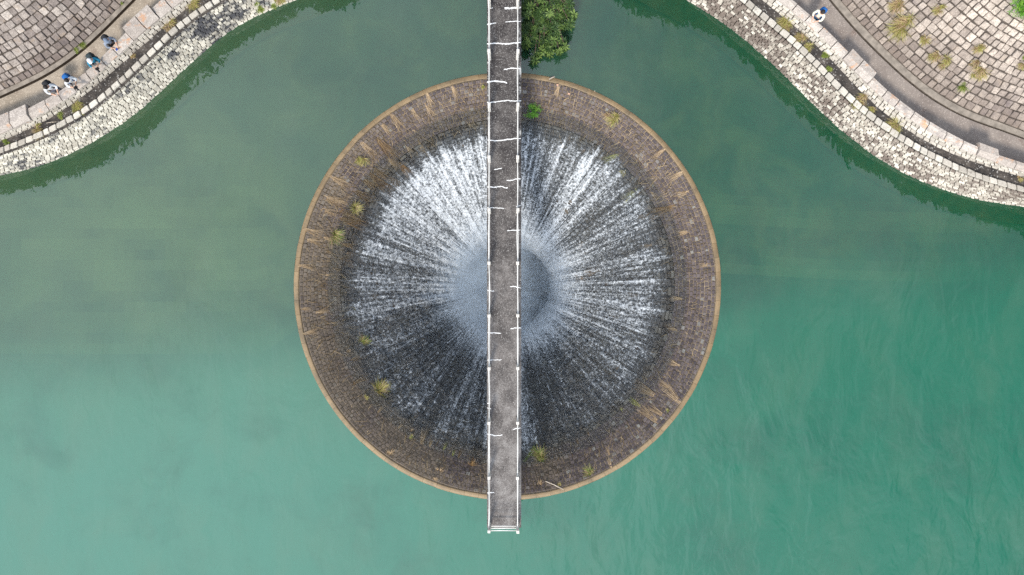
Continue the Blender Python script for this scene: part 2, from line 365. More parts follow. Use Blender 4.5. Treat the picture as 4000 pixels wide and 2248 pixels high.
def sections(ref, others, step, flip):
    """points of each curve met by the normals of the reference curve"""
    r = resample(ref, step); t = np.gradient(r, axis=0); t /= np.linalg.norm(t, axis=1)[:, None]
    t = smooth(t, max(2, int(90 / step))); t /= np.linalg.norm(t, axis=1)[:, None]
    nrm = np.stack([t[:, 1], -t[:, 0]], 1) * flip
    res = [r]
    for o in others:
        out = np.full_like(r, np.nan)
        for i in range(len(r)):
            d = o - r[i]; c = d[:, 0] * t[i, 0] + d[:, 1] * t[i, 1]; al = d @ nrm[i]
            k = np.where((c[:-1] <= 0) & (c[1:] > 0) | (c[:-1] >= 0) & (c[1:] < 0))[0]
            k = [q for q in k if abs(al[q]) < 700]
            if len(k):
                q = min(k, key=lambda q: abs(al[q])); u = c[q] / (c[q] - c[q + 1]); out[i] = o[q] + (o[q + 1] - o[q]) * u
        res.append(out)
    ok = ~np.any([np.isnan(q[:, 0]) for q in res], axis=0)
    return [q[ok] for q in res]
def lift(c, z):
    z = np.broadcast_to(z, (len(c),)); k = (H - z) / F
    return np.stack([(c[:, 0] - 2000) * k, -(c[:, 1] - 1124) * k, z], 1)

Lwater = curve([(0, 680), (64, 673), (127, 655), (222, 622), (302, 586), (397, 532), (477, 481), (540, 433), (624, 358), (724, 259), (802, 195), (873, 130), (956, 79), (1047, 37), (1101, 15), (1190, -15)])
Lterr = curve([(0, 588), (95, 557), (191, 513), (270, 472), (350, 424), (413, 373), (492, 301), (552, 243), (600, 200), (666, 132), (749, 62), (832, 12), (905, -30)])
Lditch = curve([(0, 547), (60, 528), (127, 497), (200, 455), (286, 402), (375, 334), (430, 285), (490, 232), (560, 170), (630, 112), (690, 60), (765, 0)])
LcapO = curve([(0, 526), (60, 504), (120, 474), (190, 432), (254, 393), (331, 337), (365, 303), (409, 267), (445, 233), (478, 199), (519, 166), (550, 138), (580, 110), (640, 60), (715, 0)])
LcapI = curve([(0, 471), (92, 434), (163, 399), (232, 356), (301, 308), (343, 275), (390, 233), (430, 190), (475, 138), (508, 108), (545, 72), (577, 42), (620, 6), (660, -30)])
Lpath = curve([(0, 387), (97, 343), (166, 313), (235, 271), (318, 211), (387, 148), (442, 93), (483, 50), (533, 0)])
Rwater = curve([(2600, -45), (2693, 0), (2755, 40), (2833, 90), (2911, 149), (2989, 218), (3051, 276), (3113, 338), (3175, 400), (3230, 455), (3286, 505), (3373, 574), (3442, 625), (3528, 674), (3649, 726), (3752, 760), (3856, 786), (4000, 802)])
Rterr = curve([(2870, -45), (2936, 10), (2989, 56), (3041, 100), (3097, 145), (3147, 191), (3191, 234), (3237, 286), (3300, 351), (3376, 422), (3456, 484), (3525, 531), (3597, 575), (3659, 607), (3718, 637), (3804, 673), (3908, 707), (4000, 731)])
Rditch = curve([(2930, -40), (2989, 6), (3051, 56), (3128, 116), (3175, 163), (3247, 226), (3300, 286), (3360, 352), (3421, 412), (3480, 460), (3545, 507), (3600, 542), (3659, 573), (3746, 610), (3839, 642), (3925, 668), (4000, 690)])
RcapO = curve([(2985, -40), (3041, 3), (3097, 46), (3141, 81), (3178, 117), (3219, 153), (3256, 193), (3284, 228), (3335, 281), (3366, 312), (3407, 347), (3445, 382), (3483, 416), (3528, 449), (3583, 488), (3659, 535), (3711, 563), (3752, 583), (3794, 601), (3832, 617), (3873, 632), (3946, 654), (4000, 672)])
RcapI = curve([(3050, -40), (3097, 0), (3128, 24), (3166, 57), (3206, 92), (3240, 127), (3281, 166), (3310, 197), (3355, 245), (3399, 288), (3438, 326), (3507, 388), (3552, 421), (3632, 476), (3666, 496), (3721, 528), (3766, 552), (3803, 569), (3870, 594), (3930, 614), (4000, 636)])
Rpath = curve([(3190, -60), (3235, 0), (3297, 73), (3352, 138), (3407, 192), (3456, 238), (3511, 292), (3573, 345), (3649, 400), (3718, 439), (3787, 473), (3911, 511), (4000, 547)])

def strip(mb, A, B, a=0.0):
    n = len(A); mb.add(np.concatenate([A, B]), [(i, i + 1, n + i + 1, n + i) for i in range(n - 1)], a)
def strip_up(mb, A, B):   # face winding is made to look up / towards the water afterwards
    strip(mb, A, B)

def stone(mb, c, h, gap, rj=0.07, ins=0.13, a=None, tilt=0.30):
    """one dressed stone on the quad c (4 x 3): rounded corners, worn top"""
    cen = c.mean(0); n = np.cross(c[2] - c[0], c[3] - c[1]); n /= np.linalg.norm(n) + 1e-9
    e1 = np.linalg.norm(c[1] - c[0]); e2 = np.linalg.norm(c[3] - c[0])
    if n[2] < 0: n = -n; c = c[::-1]
    sh = 1 - gap / max(1e-3, min(e1, e2))
    q = cen + (c - cen) * sh
    k = 0.055 + rj * rng.random(4)
    o = []
    for i in range(4):
        p, pr, nx = q[i], q[i - 1], q[(i + 1) % 4]
        o += [p + (pr - p) * k[i], p + (nx - p) * k[i]]
    o = np.array(o); hh = h * (0.75 + 0.5 * rng.random())
    tl = (rng.random(2) - 0.5) * tilt * hh * 2
    ax = (c[1] - c[0]) / e1; ay = np.cross(n, ax); d = o - cen
    zt = (d @ ax) / e1 * tl[0] * 2 + (d @ ay) / e2 * tl[1] * 2
    r0 = o - n * 0.03; r1 = o + n * (hh * 0.62 + zt * 0.6)[:, None]; r2 = cen + (o - cen) * (1 - ins) + n * (hh + zt)[:, None]
    fs = [(i, (i + 1) % 8, 8 + (i + 1) % 8, 8 + i) for i in range(8)] + [(8 + i, 8 + (i + 1) % 8, 16 + (i + 1) % 8, 16 + i) for i in range(8)] + [tuple(range(16, 24))]
    mb.add(np.concatenate([r0, r1, r2]), fs, rng.random() if a is None else a)
def stone_rows(mb, rows, width, h, gap, jit=0.35, keep=None, bias=None, cj=0.6):
    for j in range(len(rows) - 1):
        A, B = np.asarray(rows[j]), np.asarray(rows[j + 1])
        Cn = (A + B) / 2; s = np.r_[0, np.cumsum(np.linalg.norm(np.diff(Cn, axis=0), axis=1))]
        t = [rng.random() * width]
        while t[-1] < s[-1]: t.append(t[-1] + width * (1 + jit * (rng.random() - 0.5) * 2))
        t = np.array([q for q in t if q <= s[-1]])
        if np.linalg.norm(Cn[0] - Cn[-1]) < 0.02: t = t[0] + (t - t[0]) * (s[-1] / (t[-1] - t[0])); t = t - t[0]      # closed ring
        ax = np.stack([np.interp(t, s, A[:, k]) for k in range(3)], 1); bx = np.stack([np.interp(t, s, B[:, k]) for k in range(3)], 1)
        for i in range(len(t) - 1):
            c = np.array([ax[i], ax[i + 1], bx[i + 1], bx[i]])
            if keep is not None and not keep(c.mean(0)): continue
            c = c + (rng.random((4, 3)) - 0.5) * gap * cj
            stone(mb, c, h, gap, a=None if bias is None else float(np.clip(rng.random() * 0.5 + 0.5 * min(1, j / bias) - 0.05 + (rng.random() < 0.06) * 0.25, 0, 1)))
def inframe(c, m=420):
    k = F / (H - c[2]); x, y = c[0] * k, c[1] * k
    return abs(x) < 2000 + m and abs(y) < 1124 + m
def blend(A, B, n, bow=None):
    return [A + (B - A) * u for u in np.linspace(0, 1, n + 1)]

Z_T, Z_D, Z_CO, Z_CI, Z_P = 1.50, 1.42, 1.88, 2.05, 1.20
def bank(side, cw, ct, cd, co, ci, cp, flip, wallm, pavem, pathm, wide):
    ref, t, d, o, i, p = sections(cw, [ct, cd, co, ci, cp], 10, flip)
    Wt, T, D, O, I, Pp = lift(ref, 0.0), lift(t, Z_T), lift(d, Z_D), lift(o, Z_CO), lift(i, Z_CI), lift(p, Z_P)
    out = (I - O); out[:, 2] = 0; out /= np.linalg.norm(out, axis=1)[:, None]      # horizontal, away from the water
    # ---- retaining wall at the water
    foot = Wt - out * 0.55; foot[:, 2] = -1.6
    mb = MB(); strip(mb, foot, Wt - out * 0.02); strip(mb, Wt - out * 0.02 + [0, 0, -0.001], T - out * 0.0 + [0, 0, -0.03])
    wall = empty('retaining_wall', Vector(Wt[len(Wt) // 2]), {'L': 'pale and black stained stone retaining wall curving below the four people', 'R': 'sunlit bleached stone retaining wall curving below the lone walker'}[side], 'retaining wall')
    og = wall.location
    mb.build('mortar_bed', M['mortar'], wall, origin=og)
    mb = MB(); f0, f1, f2 = Wt + out * 0.02, Wt - out * 0.16, Wt - out * 0.75; f0[:, 2] = -0.02; f1[:, 2] = -0.10; f2[:, 2] = -0.62; strip(mb, f1, f0); strip(mb, f2, f1); mb.build('footing', M['footing'], wall, origin=og)
    mb = MB(); Tin = T + (D - T) * 0.42; Tin[:, 2] = Z_T
    stone_rows(mb, blend(Wt - out * 0.03 + [0, 0, -0.06], T - out * (0.25 if side == 'R' else 0.12) + [0, 0, -0.06], 12), 0.205, 0.04, 0.018, 0.4, inframe)
    mb.build('stone_face', wallm, wall, origin=og)
    mb = MB(); To = T - out * 0.26; To[:, 2] = Z_T - 0.10
    stone_rows(mb, [T - out * (0.25 if side == 'R' else 0.12) + [0, 0, 0.01], T + out * (0.01 if side == 'R' else 0.12) + [0, 0, 0.02]], 0.36, 0.06, 0.028, 0.25, inframe)
    mb.build('coping_row', M['small'], wall, origin=og)
    # ---- soil strip
    mb = MB(); strip(mb, T - out * 0.2 + [0, 0, -0.035], D + out * 0.25 + [0, 0, 0.0])
    tag(mb.build('soil_strip', M['soil']), kind='structure')
    # ---- parapet
    par = empty('parapet_wall', Vector(D[len(D) // 2]) , {'L': 'stone parapet with granite coping that the four people lean on', 'R': 'stone parapet with pale granite coping beside the asphalt path'}[side], 'parapet')
    og = par.location
    mb = MB(); mb2 = MB(); Ou = O + out * 0.07; Ou[:, 2] = Z_CO - 0.02
    strip(mb, D - [0, 0, 0.1], Ou)
    Iu = I - out * 0.10; Iu[:, 2] = Z_CI - 0.1; Ib = Iu.copy(); Ib[:, 2] = Z_P - 0.1
    strip(mb, Iu, Ib); strip(mb, Ou, Iu)
    mb.build('core', M['mortar'], par, origin=og)
    stone_rows(mb2, blend(D - out * 0.02 + [0, 0, -0.03], Ou - out * 0.03, 3), 0.24, 0.035, 0.022, 0.5, inframe)
    mb2.build('stone_face', M['small'], par, origin=og)
    # coping stones: sloping front, flat top; the pier caps are wider and higher
    Cn = (O + I) / 2; s = np.r_[0, np.cumsum(np.linalg.norm(np.diff(Cn, axis=0), axis=1))]
    ipx = i
    mb = MB(); mbw = MB(); tt = 0.1
    while tt < s[-1] - 1.2:
        L = 0.62 + 0.22 * rng.random(); a0, a1 = tt + 0.018, tt + L - 0.018; tt += L
        g = lambda X, q: np.array([np.interp(q, s, X[:, k]) for k in range(3)])
        m = (a0 + a1) / 2; pxm = np.interp(m, s, ipx[:, 0])
        if not inframe(g(Cn, m), 900): continue
        wd = any(w0 < pxm < w1 for w0, w1 in wide); up = 0.10 if wd else 0.0; bk = 0.17 if wd else 0.0
        j = (rng.random(4) - 0.5) * 0.02
        secs = []
        for q, jj in ((a0, j[0]), (a1, j[1])):
            oo, ii, ou = g(O, q), g(I, q), g(out, q)
            f0 = oo + ou * jj; f0[2] = Z_CO - 0.10
            f1 = oo + ou * jj; f1[2] = Z_CO + up * 0.6
            f2 = oo + ou * (0.17 + jj); f2[2] = Z_CI + up + j[2] * 0.5
            f3 = ii + ou * (bk + jj - 0.02); f3[2] = Z_CI + up + j[3] * 0.5
            f4 = ii + ou * (bk + jj); f4[2] = Z_CI + up - 0.03
            f5 = ii + ou * (bk + jj); f5[2] = Z_CI - 0.18
            secs.append([f0, f1, f2, f3, f4, f5])
        v = np.array(secs[0] + secs[1])
        fs = [(k, k + 1, 7 + k, 6 + k) for k in range(5)] + [(5, 4, 3, 2, 1, 0), (6, 7, 8, 9, 10, 11), (5, 0, 6, 11)]
        (mbw if wd else mb).add(v, fs, rng.random())
    mb.build('coping', M['cap'], par, origin=og); mbw.build('pier_cap', M['cap'], par, origin=og)
    # ---- path, gutter, curb
    mb = MB(); strip(mb, np.c_[(I - out * 0.2)[:, :2], np.full(len(I), Z_P)], Pp); tag(mb.build('path', pathm), kind='structure')
    gw = 0.075 if side == 'L' else 0.045; G1 = Pp + out * gw; mb = MB(); strip(mb, Pp + [0, 0, 0.0], Pp + [0, 0, -0.08]); strip(mb, Pp + [0, 0, -0.08], G1 + [0, 0, -0.08]); strip(mb, G1 + [0, 0, -0.08], G1 + [0, 0, 0.06])
    tag(mb.build('gutter', M['gutter' if side == 'L' else 'gutter_dry']), kind='structure')
    cwid = 0.16 if side == 'L' else 0.26
    C0 = G1 + [0, 0, 0.06]; C1 = G1 + out * cwid + [0, 0, 0.10]; mb = MB(); strip(mb, C0, C1); tag(mb.build('curb', M['curb']), kind='structure')
    # ---- paved slope, rows of squared stones
    Ps = smooth(Pp, 8); tg = np.gradient(Ps, axis=0); tg /= np.linalg.norm(tg, axis=1)[:, None]; on = np.stack([-tg[:, 1], tg[:, 0], 0 * tg[:, 0]], 1)
    on *= np.sign(np.sum(on * out, axis=1))[:, None]
    base = Ps + on * (gw + cwid) + [0, 0, 0.10]; sl = math.tan(R(38)); rows = []; dd = 0.0; NR = 33 if side == 'L' else 45
    und = []
    for kx in range(NR):
        rows.append(base + on * dd + [0, 0, dd * sl]); dd += 0.232 * (1 + 0.2 * (rng.random() - 0.5))
    mb = MB(); stone_rows(mb, rows, 0.272, 0.06, 0.024, 0.30, lambda c: inframe(c, 420), 11, 1.9)
    tag(mb.build('paved_slope', pavem), kind='structure')
    mb = MB(); E = base + on * dd + [0, 0, dd * sl]; strip(mb, base + [0, 0, -0.015] - on * 0.02, E + [0, 0, -0.015]); tag(mb.build('slope_bed', M['mortar']), kind='structure')
    # ---- hillside above
    hill = [E + [0, 0, -0.02]]
    for q in (3, 7, 12, 20, 45, 90): hill.append(E + on * q + [0, 0, q * (0.82 if q < 25 else 0.6)])
    mb = MB()
    for k in range(len(hill) - 1): strip(mb, hill[k], hill[k + 1])
    tag(mb.build('hill', M['hill']), kind='structure')
    return dict(W=Wt, T=T, D=D, O=O, I=I, P=Pp, out=out, base=base, sl=sl, on=on)
LB = bank('L', Lwater, Lterr, Lditch, LcapO, LcapI, Lpath, 1, M['wall_left'], M['pave_left'], M['path_left'], [(-300, 96), (478, 566), (-900, -640)])
RB = bank('R', Rwater, Rterr, Rditch, RcapO, RcapI, Rpath, 1, M['wall_right'], M['pave_right'], M['path_right'], [(3312, 3402), (3806, 3930)])

# ------------------------------------------------------------------ bellmouth
AX = np.array([P(1982, 1119)[0], P(1982, 1119)[1], 0.0])
PROF = [(838, -0.12), (832, 0.00), (826, 0.045), (816, 0.03), (813, 0.01), (760, -0.26), (700, -0.68), (640, -1.15), (560, -1.85), (480, -2.65), (400, -3.6), (320, -4.7), (260, -5.8), (215, -7.0), (185, -8.4), (165, -10.2), (150, -14.0)]
pp = np.array([q[0] for q in PROF], float)[::-1]; pz = np.array([q[1] for q in PROF], float)[::-1]
def prz(p): z = np.interp(p, pp, pz); return p * (H - z) / F, z
NC = 1440; TH = np.linspace(0, 2 * math.pi, NC + 1); CS = np.stack([np.cos(TH), np.sin(TH), 0 * TH], 1)
def ring(p, dz=0.0, dr=0.0):
    r, z = prz(p); return AX + CS * (r + dr) + [0, 0, z + dz]
bell = empty('bellmouth_spillway', Vector(AX), 'round stone bellmouth spillway with tan crest and dark stepped funnel', 'spillway')
ogb = bell.location
def lathe(mb, ps, dz=0.0):
    for a, c in zip(ps[:-1], ps[1:]): strip(mb, ring(a, dz)[::6], ring(c, dz)[::6])
mb = MB(); lathe(mb, [813, 785, 760, 730, 700, 670, 655], 0.004); mb.build('apron_mortar', M['mortar_tan'], bell, origin=ogb)
mb = MB(); lathe(mb, [655, 640, 600, 560, 520, 480, 440, 400, 360, 320, 290, 260, 235, 215, 185, 165, 150], -0.03); mb.build('funnel_lining', M['deep'], bell, origin=ogb, smooth=True)
# crest: long kerb stones with a rounded nose
mb = MB(); r0, _ = prz(832); n_st = 92
for k in range(n_st):
    a0, a1 = 2 * math.pi * k / n_st, 2 * math.pi * (k + 1) / n_st - 0.0007; rr = rng.random(); j = (rng.random() - 0.5) * 0.012
    vv = []; m = 5
    prof = [(9.15, -0.9), (9.13, -0.10), (9.09, -0.025), (9.03, 0.022), (8.95, 0.042), (8.88, 0.042), (8.85, 0.02), (8.84, -0.1)]
    for u in range(m + 1):
        a = a0 + (a1 - a0) * u / m
        for (r, z) in prof: vv.append(AX + np.array([math.cos(a) * (r + j), math.sin(a) * (r + j), z + j * 0.5]))
    q = len(prof); fs = [(u * q + w, (u + 1) * q + w, (u + 1) * q + w + 1, u * q + w + 1) for u in range(m) for w in range(q - 1)]
    fs += [tuple(range(q))[::-1], tuple(m * q + w for w in range(q))]
    mb.add(vv, fs, rr)
mb.build('crest', M['crest'], bell, origin=ogb)
mb = MB(); stone_rows(mb, [ring(p) for p in np.linspace(813, 655, 12)], 0.178, 0.036, 0.026, 0.35); mb.build('stone_apron', M['apron'], bell, origin=ogb)
# courses of the funnel: each a real step
mb = MB(); ps = list(np.linspace(655, 300, 27))
rows = []
for k in range(len(ps) - 1):
    A = ring(ps[k]); B = ring(ps[k + 1]); zt = (A[0, 2] * 0.62 + B[0, 2] * 0.38)
    A2 = A.copy(); A2[:, 2] = A[:, 2] * 0.9 + zt * 0.1; B2 = B.copy(); B2[:, 2] = B[:, 2] * 0.86 + zt * 0.14
    stone_rows(mb, [A2, B2], 0.34, 0.05, 0.025, 0.35)
mb.build('stepped_courses', M['deep'], bell, origin=ogb)
# outer drum under the water
mb = MB(); a = AX + CS[::6] * 9.12 + [0, 0, -0.3]; c = AX + CS[::6] * 9.12 + [0, 0, -9]; strip(mb, a, c); mb.build('drum', M['mortar_tan'], bell, origin=ogb)

# falling water sheet over the steps
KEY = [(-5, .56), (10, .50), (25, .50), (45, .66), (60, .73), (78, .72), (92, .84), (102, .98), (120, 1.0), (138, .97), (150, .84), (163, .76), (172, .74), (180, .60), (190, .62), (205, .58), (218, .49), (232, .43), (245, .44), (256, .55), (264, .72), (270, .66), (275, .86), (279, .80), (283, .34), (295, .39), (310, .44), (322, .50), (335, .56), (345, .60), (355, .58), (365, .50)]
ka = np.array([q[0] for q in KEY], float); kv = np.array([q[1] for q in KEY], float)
SE = [(-20, 620), (20, 640), (45, 668), (75, 640), (100, 630), (120, 622), (150, 610), (180, 640), (225, 668), (250, 672), (268, 655), (276, 690), (282, 655), (300, 668), (330, 640), (340, 620)]
sa = np.array([q[0] for q in SE], float); sv = np.array([q[1] for q in SE], float)
NA, NRr = 900, 170; psr = np.concatenate([np.linspace(706, 250, 130), np.linspace(247, 168, 40)]); v = []; dn = []; co_ = []
for p in psr:
    r, z = prz(p); sl = (prz(p + 3)[1] - prz(p - 3)[1]) / max(1e-3, prz(p + 3)[0] - prz(p - 3)[0]); nl = math.hypot(1, sl)
    for k in range(NA):
        th = 2 * math.pi * k / NA; c, s_ = math.cos(th), math.sin(th)
        w = mnoise.fractal(Vector((c * 9, s_ * 9, r * 0.9)), 1, 2, 4) * 0.05 + mnoise.fractal(Vector((c * r * 2.6, s_ * r * 2.6, z * 2.6)), 1, 2, 3) * 0.05
        off = 0.12 + w
        rr = r - off * sl / nl; zz = z + off / nl
        v.append((AX[0] + c * rr, AX[1] + s_ * rr, zz))
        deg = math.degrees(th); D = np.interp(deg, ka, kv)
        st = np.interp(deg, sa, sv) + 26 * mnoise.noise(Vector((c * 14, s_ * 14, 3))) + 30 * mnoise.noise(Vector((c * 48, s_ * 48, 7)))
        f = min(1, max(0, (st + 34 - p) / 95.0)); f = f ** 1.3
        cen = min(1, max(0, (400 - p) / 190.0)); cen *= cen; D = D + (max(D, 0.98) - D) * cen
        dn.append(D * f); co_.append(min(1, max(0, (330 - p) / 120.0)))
mb = MB(); N2 = len(psr)
mb.add(v, [(j * NA + k, j * NA + (k + 1) % NA, (j + 1) * NA + (k + 1) % NA, (j + 1) * NA + k) for j in range(N2 - 1) for k in range(NA)])
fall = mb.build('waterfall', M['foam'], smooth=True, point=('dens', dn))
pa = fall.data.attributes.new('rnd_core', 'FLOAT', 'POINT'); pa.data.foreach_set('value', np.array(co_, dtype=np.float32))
tag(fall, 'sheet of white water streaming down the stepped funnel', kind='structure')
# churning pool down the shaft
v = []; NA2 = 160; rs = np.linspace(0.02, 2.6, 40)
for r in rs:
    for k in range(NA2):
        th = 2 * math.pi * k / NA2; c, s_ = math.cos(th), math.sin(th); tw = th + r * 0.9
        z = -12.2 + 0.25 * r + 0.5 * math.exp(-((c * r * .35 + s_ * r + .1) / .45) ** 2) * 1.6 + 0.45 * mnoise.fractal(Vector((c * r * 1.4, s_ * r * 1.4, 1)), 1, 2, 4)
        v.append((AX[0] + c * r, AX[1] + s_ * r, z))
mb = MB(); mb.add(v, [(j * NA2 + k, j * NA2 + (k + 1) % NA2, (j + 1) * NA2 + (k + 1) % NA2, (j + 1) * NA2 + k) for j in range(len(rs) - 1) for k in range(NA2)])
tag(mb.build('churning_water', M['shaft'], smooth=True), kind='structure')
# spray hanging in the shaft
b = NB('spray'); vp = b.n('ShaderNodeVolumePrincipled'); vp.inputs['Color'].default_value = (0.82, 0.91, 1.0, 1); vp.inputs['Anisotropy'].default_value = 0.1
zz = b.sep(b.pos())[2]; puff = b.noise(b.pos(), 0.7, 3, 0.6)
b.set(vp.inputs['Density'], b.math('MULTIPLY', b.math('MULTIPLY', b.rng(zz, -3.3, -7.2, 0.0, 0.27), b.rng(puff, 0.35, 0.65, 0.35, 1.5)), b.rng(b.sep(b.pos())[0], -0.4, 1.3, 1.0, 0.36)))
b.t.links.new(vp.outputs[0], b.out.inputs['Volume']); M['spray'] = b.m
mb = MB(); rings = [(0.90, 400, 0.5), (0.92, 330, 0.2), (0.95, 255, 0.0), (0.96, 215, 0.0), (0.95, 185, 0), (0.94, 168, 0), (0.93, 158, 0)]
rv = []
for k_, p, dz in rings:
    r, z = prz(p); rv.append([AX + np.array([math.cos(t) * r * k_, math.sin(t) * r * k_, z + dz]) for t in np.linspace(0, 2 * math.pi, 64, endpoint=False)])
vv = [q for r in rv for q in r]; nn = len(rv)
fs = [(j * 64 + k, (j + 1) * 64 + k, (j + 1) * 64 + (k + 1) % 64, j * 64 + (k + 1) % 64) for j in range(nn - 1) for k in range(64)]
fs += [tuple(range(64)), tuple((nn - 1) * 64 + k for k in range(64))[::-1]]
mb.add(vv, fs); tag(mb.build('mist', M['spray']), 'pale spray rising out of the spillway shaft', kind='stuff')

# ------------------------------------------------------------------ water, bed
mb = MB(); rads = [9.06, 10, 12, 15, 20, 30, 60, 150, 500]
for r0, r1 in zip(rads[:-1], rads[1:]): strip(mb, AX + CS[::6] * r1, AX + CS[::6] * r0)
tag(mb.build('water', M['water']), kind='structure')
# submerged shelf (shallow, pale with silt) with its edge, then the deep floor
mb = MB()
edge = [(-2600, 1382), (0, 1382), (520, 1384), (1025, 1380), (1100, 1330), (1180, 1270), (1400, 1190), (2600, 1050), (2850, 1070), (3300, 1095), (3700, 1105), (4100, 1085), (6600, 1085)]
eg = resample(np.array(edge, float), 40); e0 = lift(eg, 0); e0[:, 2] = -0.9; e0[:, :2] *= (H + 0.9) / H
nn = e0.copy(); nn[:, 1] = 60; nn[:, 2] = -0.55
keepout = lambda c: math.hypot(c[0] - AX[0], c[1] - AX[1]) > 8.75
us = np.r_[np.linspace(0, 0.5, 70), 1.0]; rows = [e0 + (nn - e0) * u for u in us]
for j, (A, B) in enumerate(zip(rows[:-1], rows[1:])):
    for k in range(len(A) - 1):
        c = (A[k] + B[k + 1]) / 2; dist = c[1] - e0[k][1]
        if c[0] < 0: silt = 0.5 * math.exp(-dist / 0.5) + 0.85 * math.exp(-((c[0] + 16) / 8) ** 2 - ((c[1] - 2.0) / 5) ** 2)
        else: silt = 0.8 * math.exp(-(dist / 0.8) ** 2) + 0.45 * math.exp(-((dist - 2.6) / 0.6) ** 2)
        if keepout(c): mb.add([A[k], A[k + 1], B[k + 1], B[k]], [(0, 1, 2, 3)], min(1, max(0, silt * (0.75 + 0.9 * mnoise.fractal(Vector((c[0] * .35, c[1] * 0.8, 2)), 1, 2, 4)))))
lo = e0.copy(); lo[:, 1] -= 2.5; lo[:, 2] = -4.5; lo2 = lo.copy(); lo2[:, 1] = -40; lo2[:, 2] = -7; lo3 = lo2.copy(); lo3[:, 1] = -500; lo3[:, 2] = -12
rows = [e0 + (lo - e0) * u for u in np.linspace(0, 1, 8)] + [lo + (lo2 - lo) * u for u in np.linspace(0, 1, 60)[1:]] + [lo3]
for A, B in zip(rows[:-1], rows[1:]):
    for k in range(len(A) - 1):
        if keepout((A[k] + B[k + 1]) / 2): mb.add([B[k], B[k + 1], A[k + 1], A[k]], [(0, 1, 2, 3)])
tag(mb.build('lake_bed', M['bed']), kind='structure')

# ------------------------------------------------------------------ woods above the banks (they mirror in the water along the walls)
def leaf_cloud(mb, c, r, n, size, flat=0.8):
    for _ in range(n):
        d = Vector((random.gauss(0, 1), random.gauss(0, 1), random.gauss(0, 1) * flat)); d.normalize()
        q = Vector(c) + Vector((d.x * r, d.y * r, d.z * r * flat)) * (random.random() ** 0.4)
        u = Vector((random.gauss(0, 1), random.gauss(0, 1), random.gauss(0, .6))).normalized(); w = u.cross(Vector((random.random(), random.random(), 1)).normalized()).normalized()
        s1 = size * (0.6 + 0.8 * random.random())
        mb.add([q - u * s1, q + w * s1 * .5, q + u * s1, q - w * s1 * .5], [(0, 1, 2, 3)], random.random())
ZT = 16.0
bandL = [(-420, 740), (0, 696), (111, 692), (219, 678), (286, 659), (375, 630), (445, 597), (508, 557), (604, 491), (667, 433), (707, 385), (765, 344), (831, 282), (885, 215), (956, 170), (1039, 120), (1122, 75), (1204, 33), (1262, 8), (1285, 34), (1330, 24), (1370, 36), (1405, -6), (1450, -40)]
bandR = [(2405, 10), (2440, 44), (2500, 62), (2560, 84), (2600, 100), (2668, 72), (2703, 103), (2755, 121), (2818, 165), (2889, 214), (2933, 255), (2973, 295), (3035, 367), (3085, 404), (3140, 460), (3200, 521), (3252, 583), (3304, 624), (3355, 625), (3442, 669), (3518, 728), (3632, 766), (3718, 794), (3787, 801), (3856, 835), (3920, 830), (3985, 900), (4100, 960)]
for nm, bd in (('L', bandL), ('R', bandR)):
    q = resample(np.array(bd, float), 38); w0 = lift(q, 0); mbl = MB(); mbt = MB()
    for k in range(len(w0)):
        base = Vector(w0[k]); hh = ZT + random.uniform(-.55, .55); tip = Vector((base.x, base.y, 0)) * ((H + hh) / H); tip.z = hh
        od = Vector((base.x, base.y, 0)).normalized(); r = random.uniform(1.0, 1.7)
        c = tip + od * (r * 0.92) + Vector((0, 0, -r * 0.35))
        leaf_cloud(mbl, c, r, 380, 0.19); leaf_cloud(mbl, c + od * .9 + Vector((0, 0, -.9)), 1.7, 260, 0.26); leaf_cloud(mbl, c + od * .25, r * .8, 200, 0.34)
        leaf_cloud(mbl, c + od * 1.6 + Vector((0, 0, -2.2)), 2.3, 300, 0.42)
        if k % 3 == 0: mbt.tube([c + od * 2 + Vector((0, 0, -9)), c + od * 1 + Vector((0, 0, -3)), c], [0.25, 0.18, 0.06], 6, 0, 1)
    mbl.add(mbt.v, mbt.f, 0, 1)
    tag(mbl.build('forest', [M['wood_leaf'], M['bark']]), 'dense wood on the hillside above the paved slope', kind='stuff')

# ------------------------------------------------------------------ footbridge
ZB = 2.2
br = empty('footbridge', P(1969, 1124, ZB), 'narrow concrete footbridge with white railings crossing the spillway', 'footbridge')
ob = br.location
x0, x1 = P(1902.5, 0, ZB).x, P(2036, 0, ZB).x; yb, yt = P(0, 2062, ZB).y, 22.0
mb = MB(); mb.box(((x0 + x1) / 2, (yb + yt) / 2, ZB - 0.11), (x1 - x0, yt - yb, 0.22))
mb.build('deck', M['deck'], br, origin=ob)
mb = MB()
for sx_ in (x0 + 0.28, x1 - 0.28): mb.box((sx_, (yb + yt) / 2 + 0.2, ZB - 0.46), (0.16, yt - yb - 0.6, 0.48))
mb.build('girder', M['post'], br, origin=ob)
for yy in (-9.35, 9.35, 15.2):
    mb = MB(); mb.box(((x0 + x1) / 2, yy, -2.6), (0.9, 0.42, 9.2), taper=0.9); mb.box(((x0 + x1) / 2, yy, ZB - 0.62), (1.15, 0.5, 0.2)); mb.build('pier', M['post'], br, origin=ob)
RH = 0.92
xl = P(1910, 0, ZB + RH).x; xr = P(2022.5, 0, ZB + RH).x
ysp = [P(0, q, ZB + RH).y for q in (2077, 1868, 1653, 1440, 1234, 1028, 820, 614, 408, 200, -6, -212, -418)]
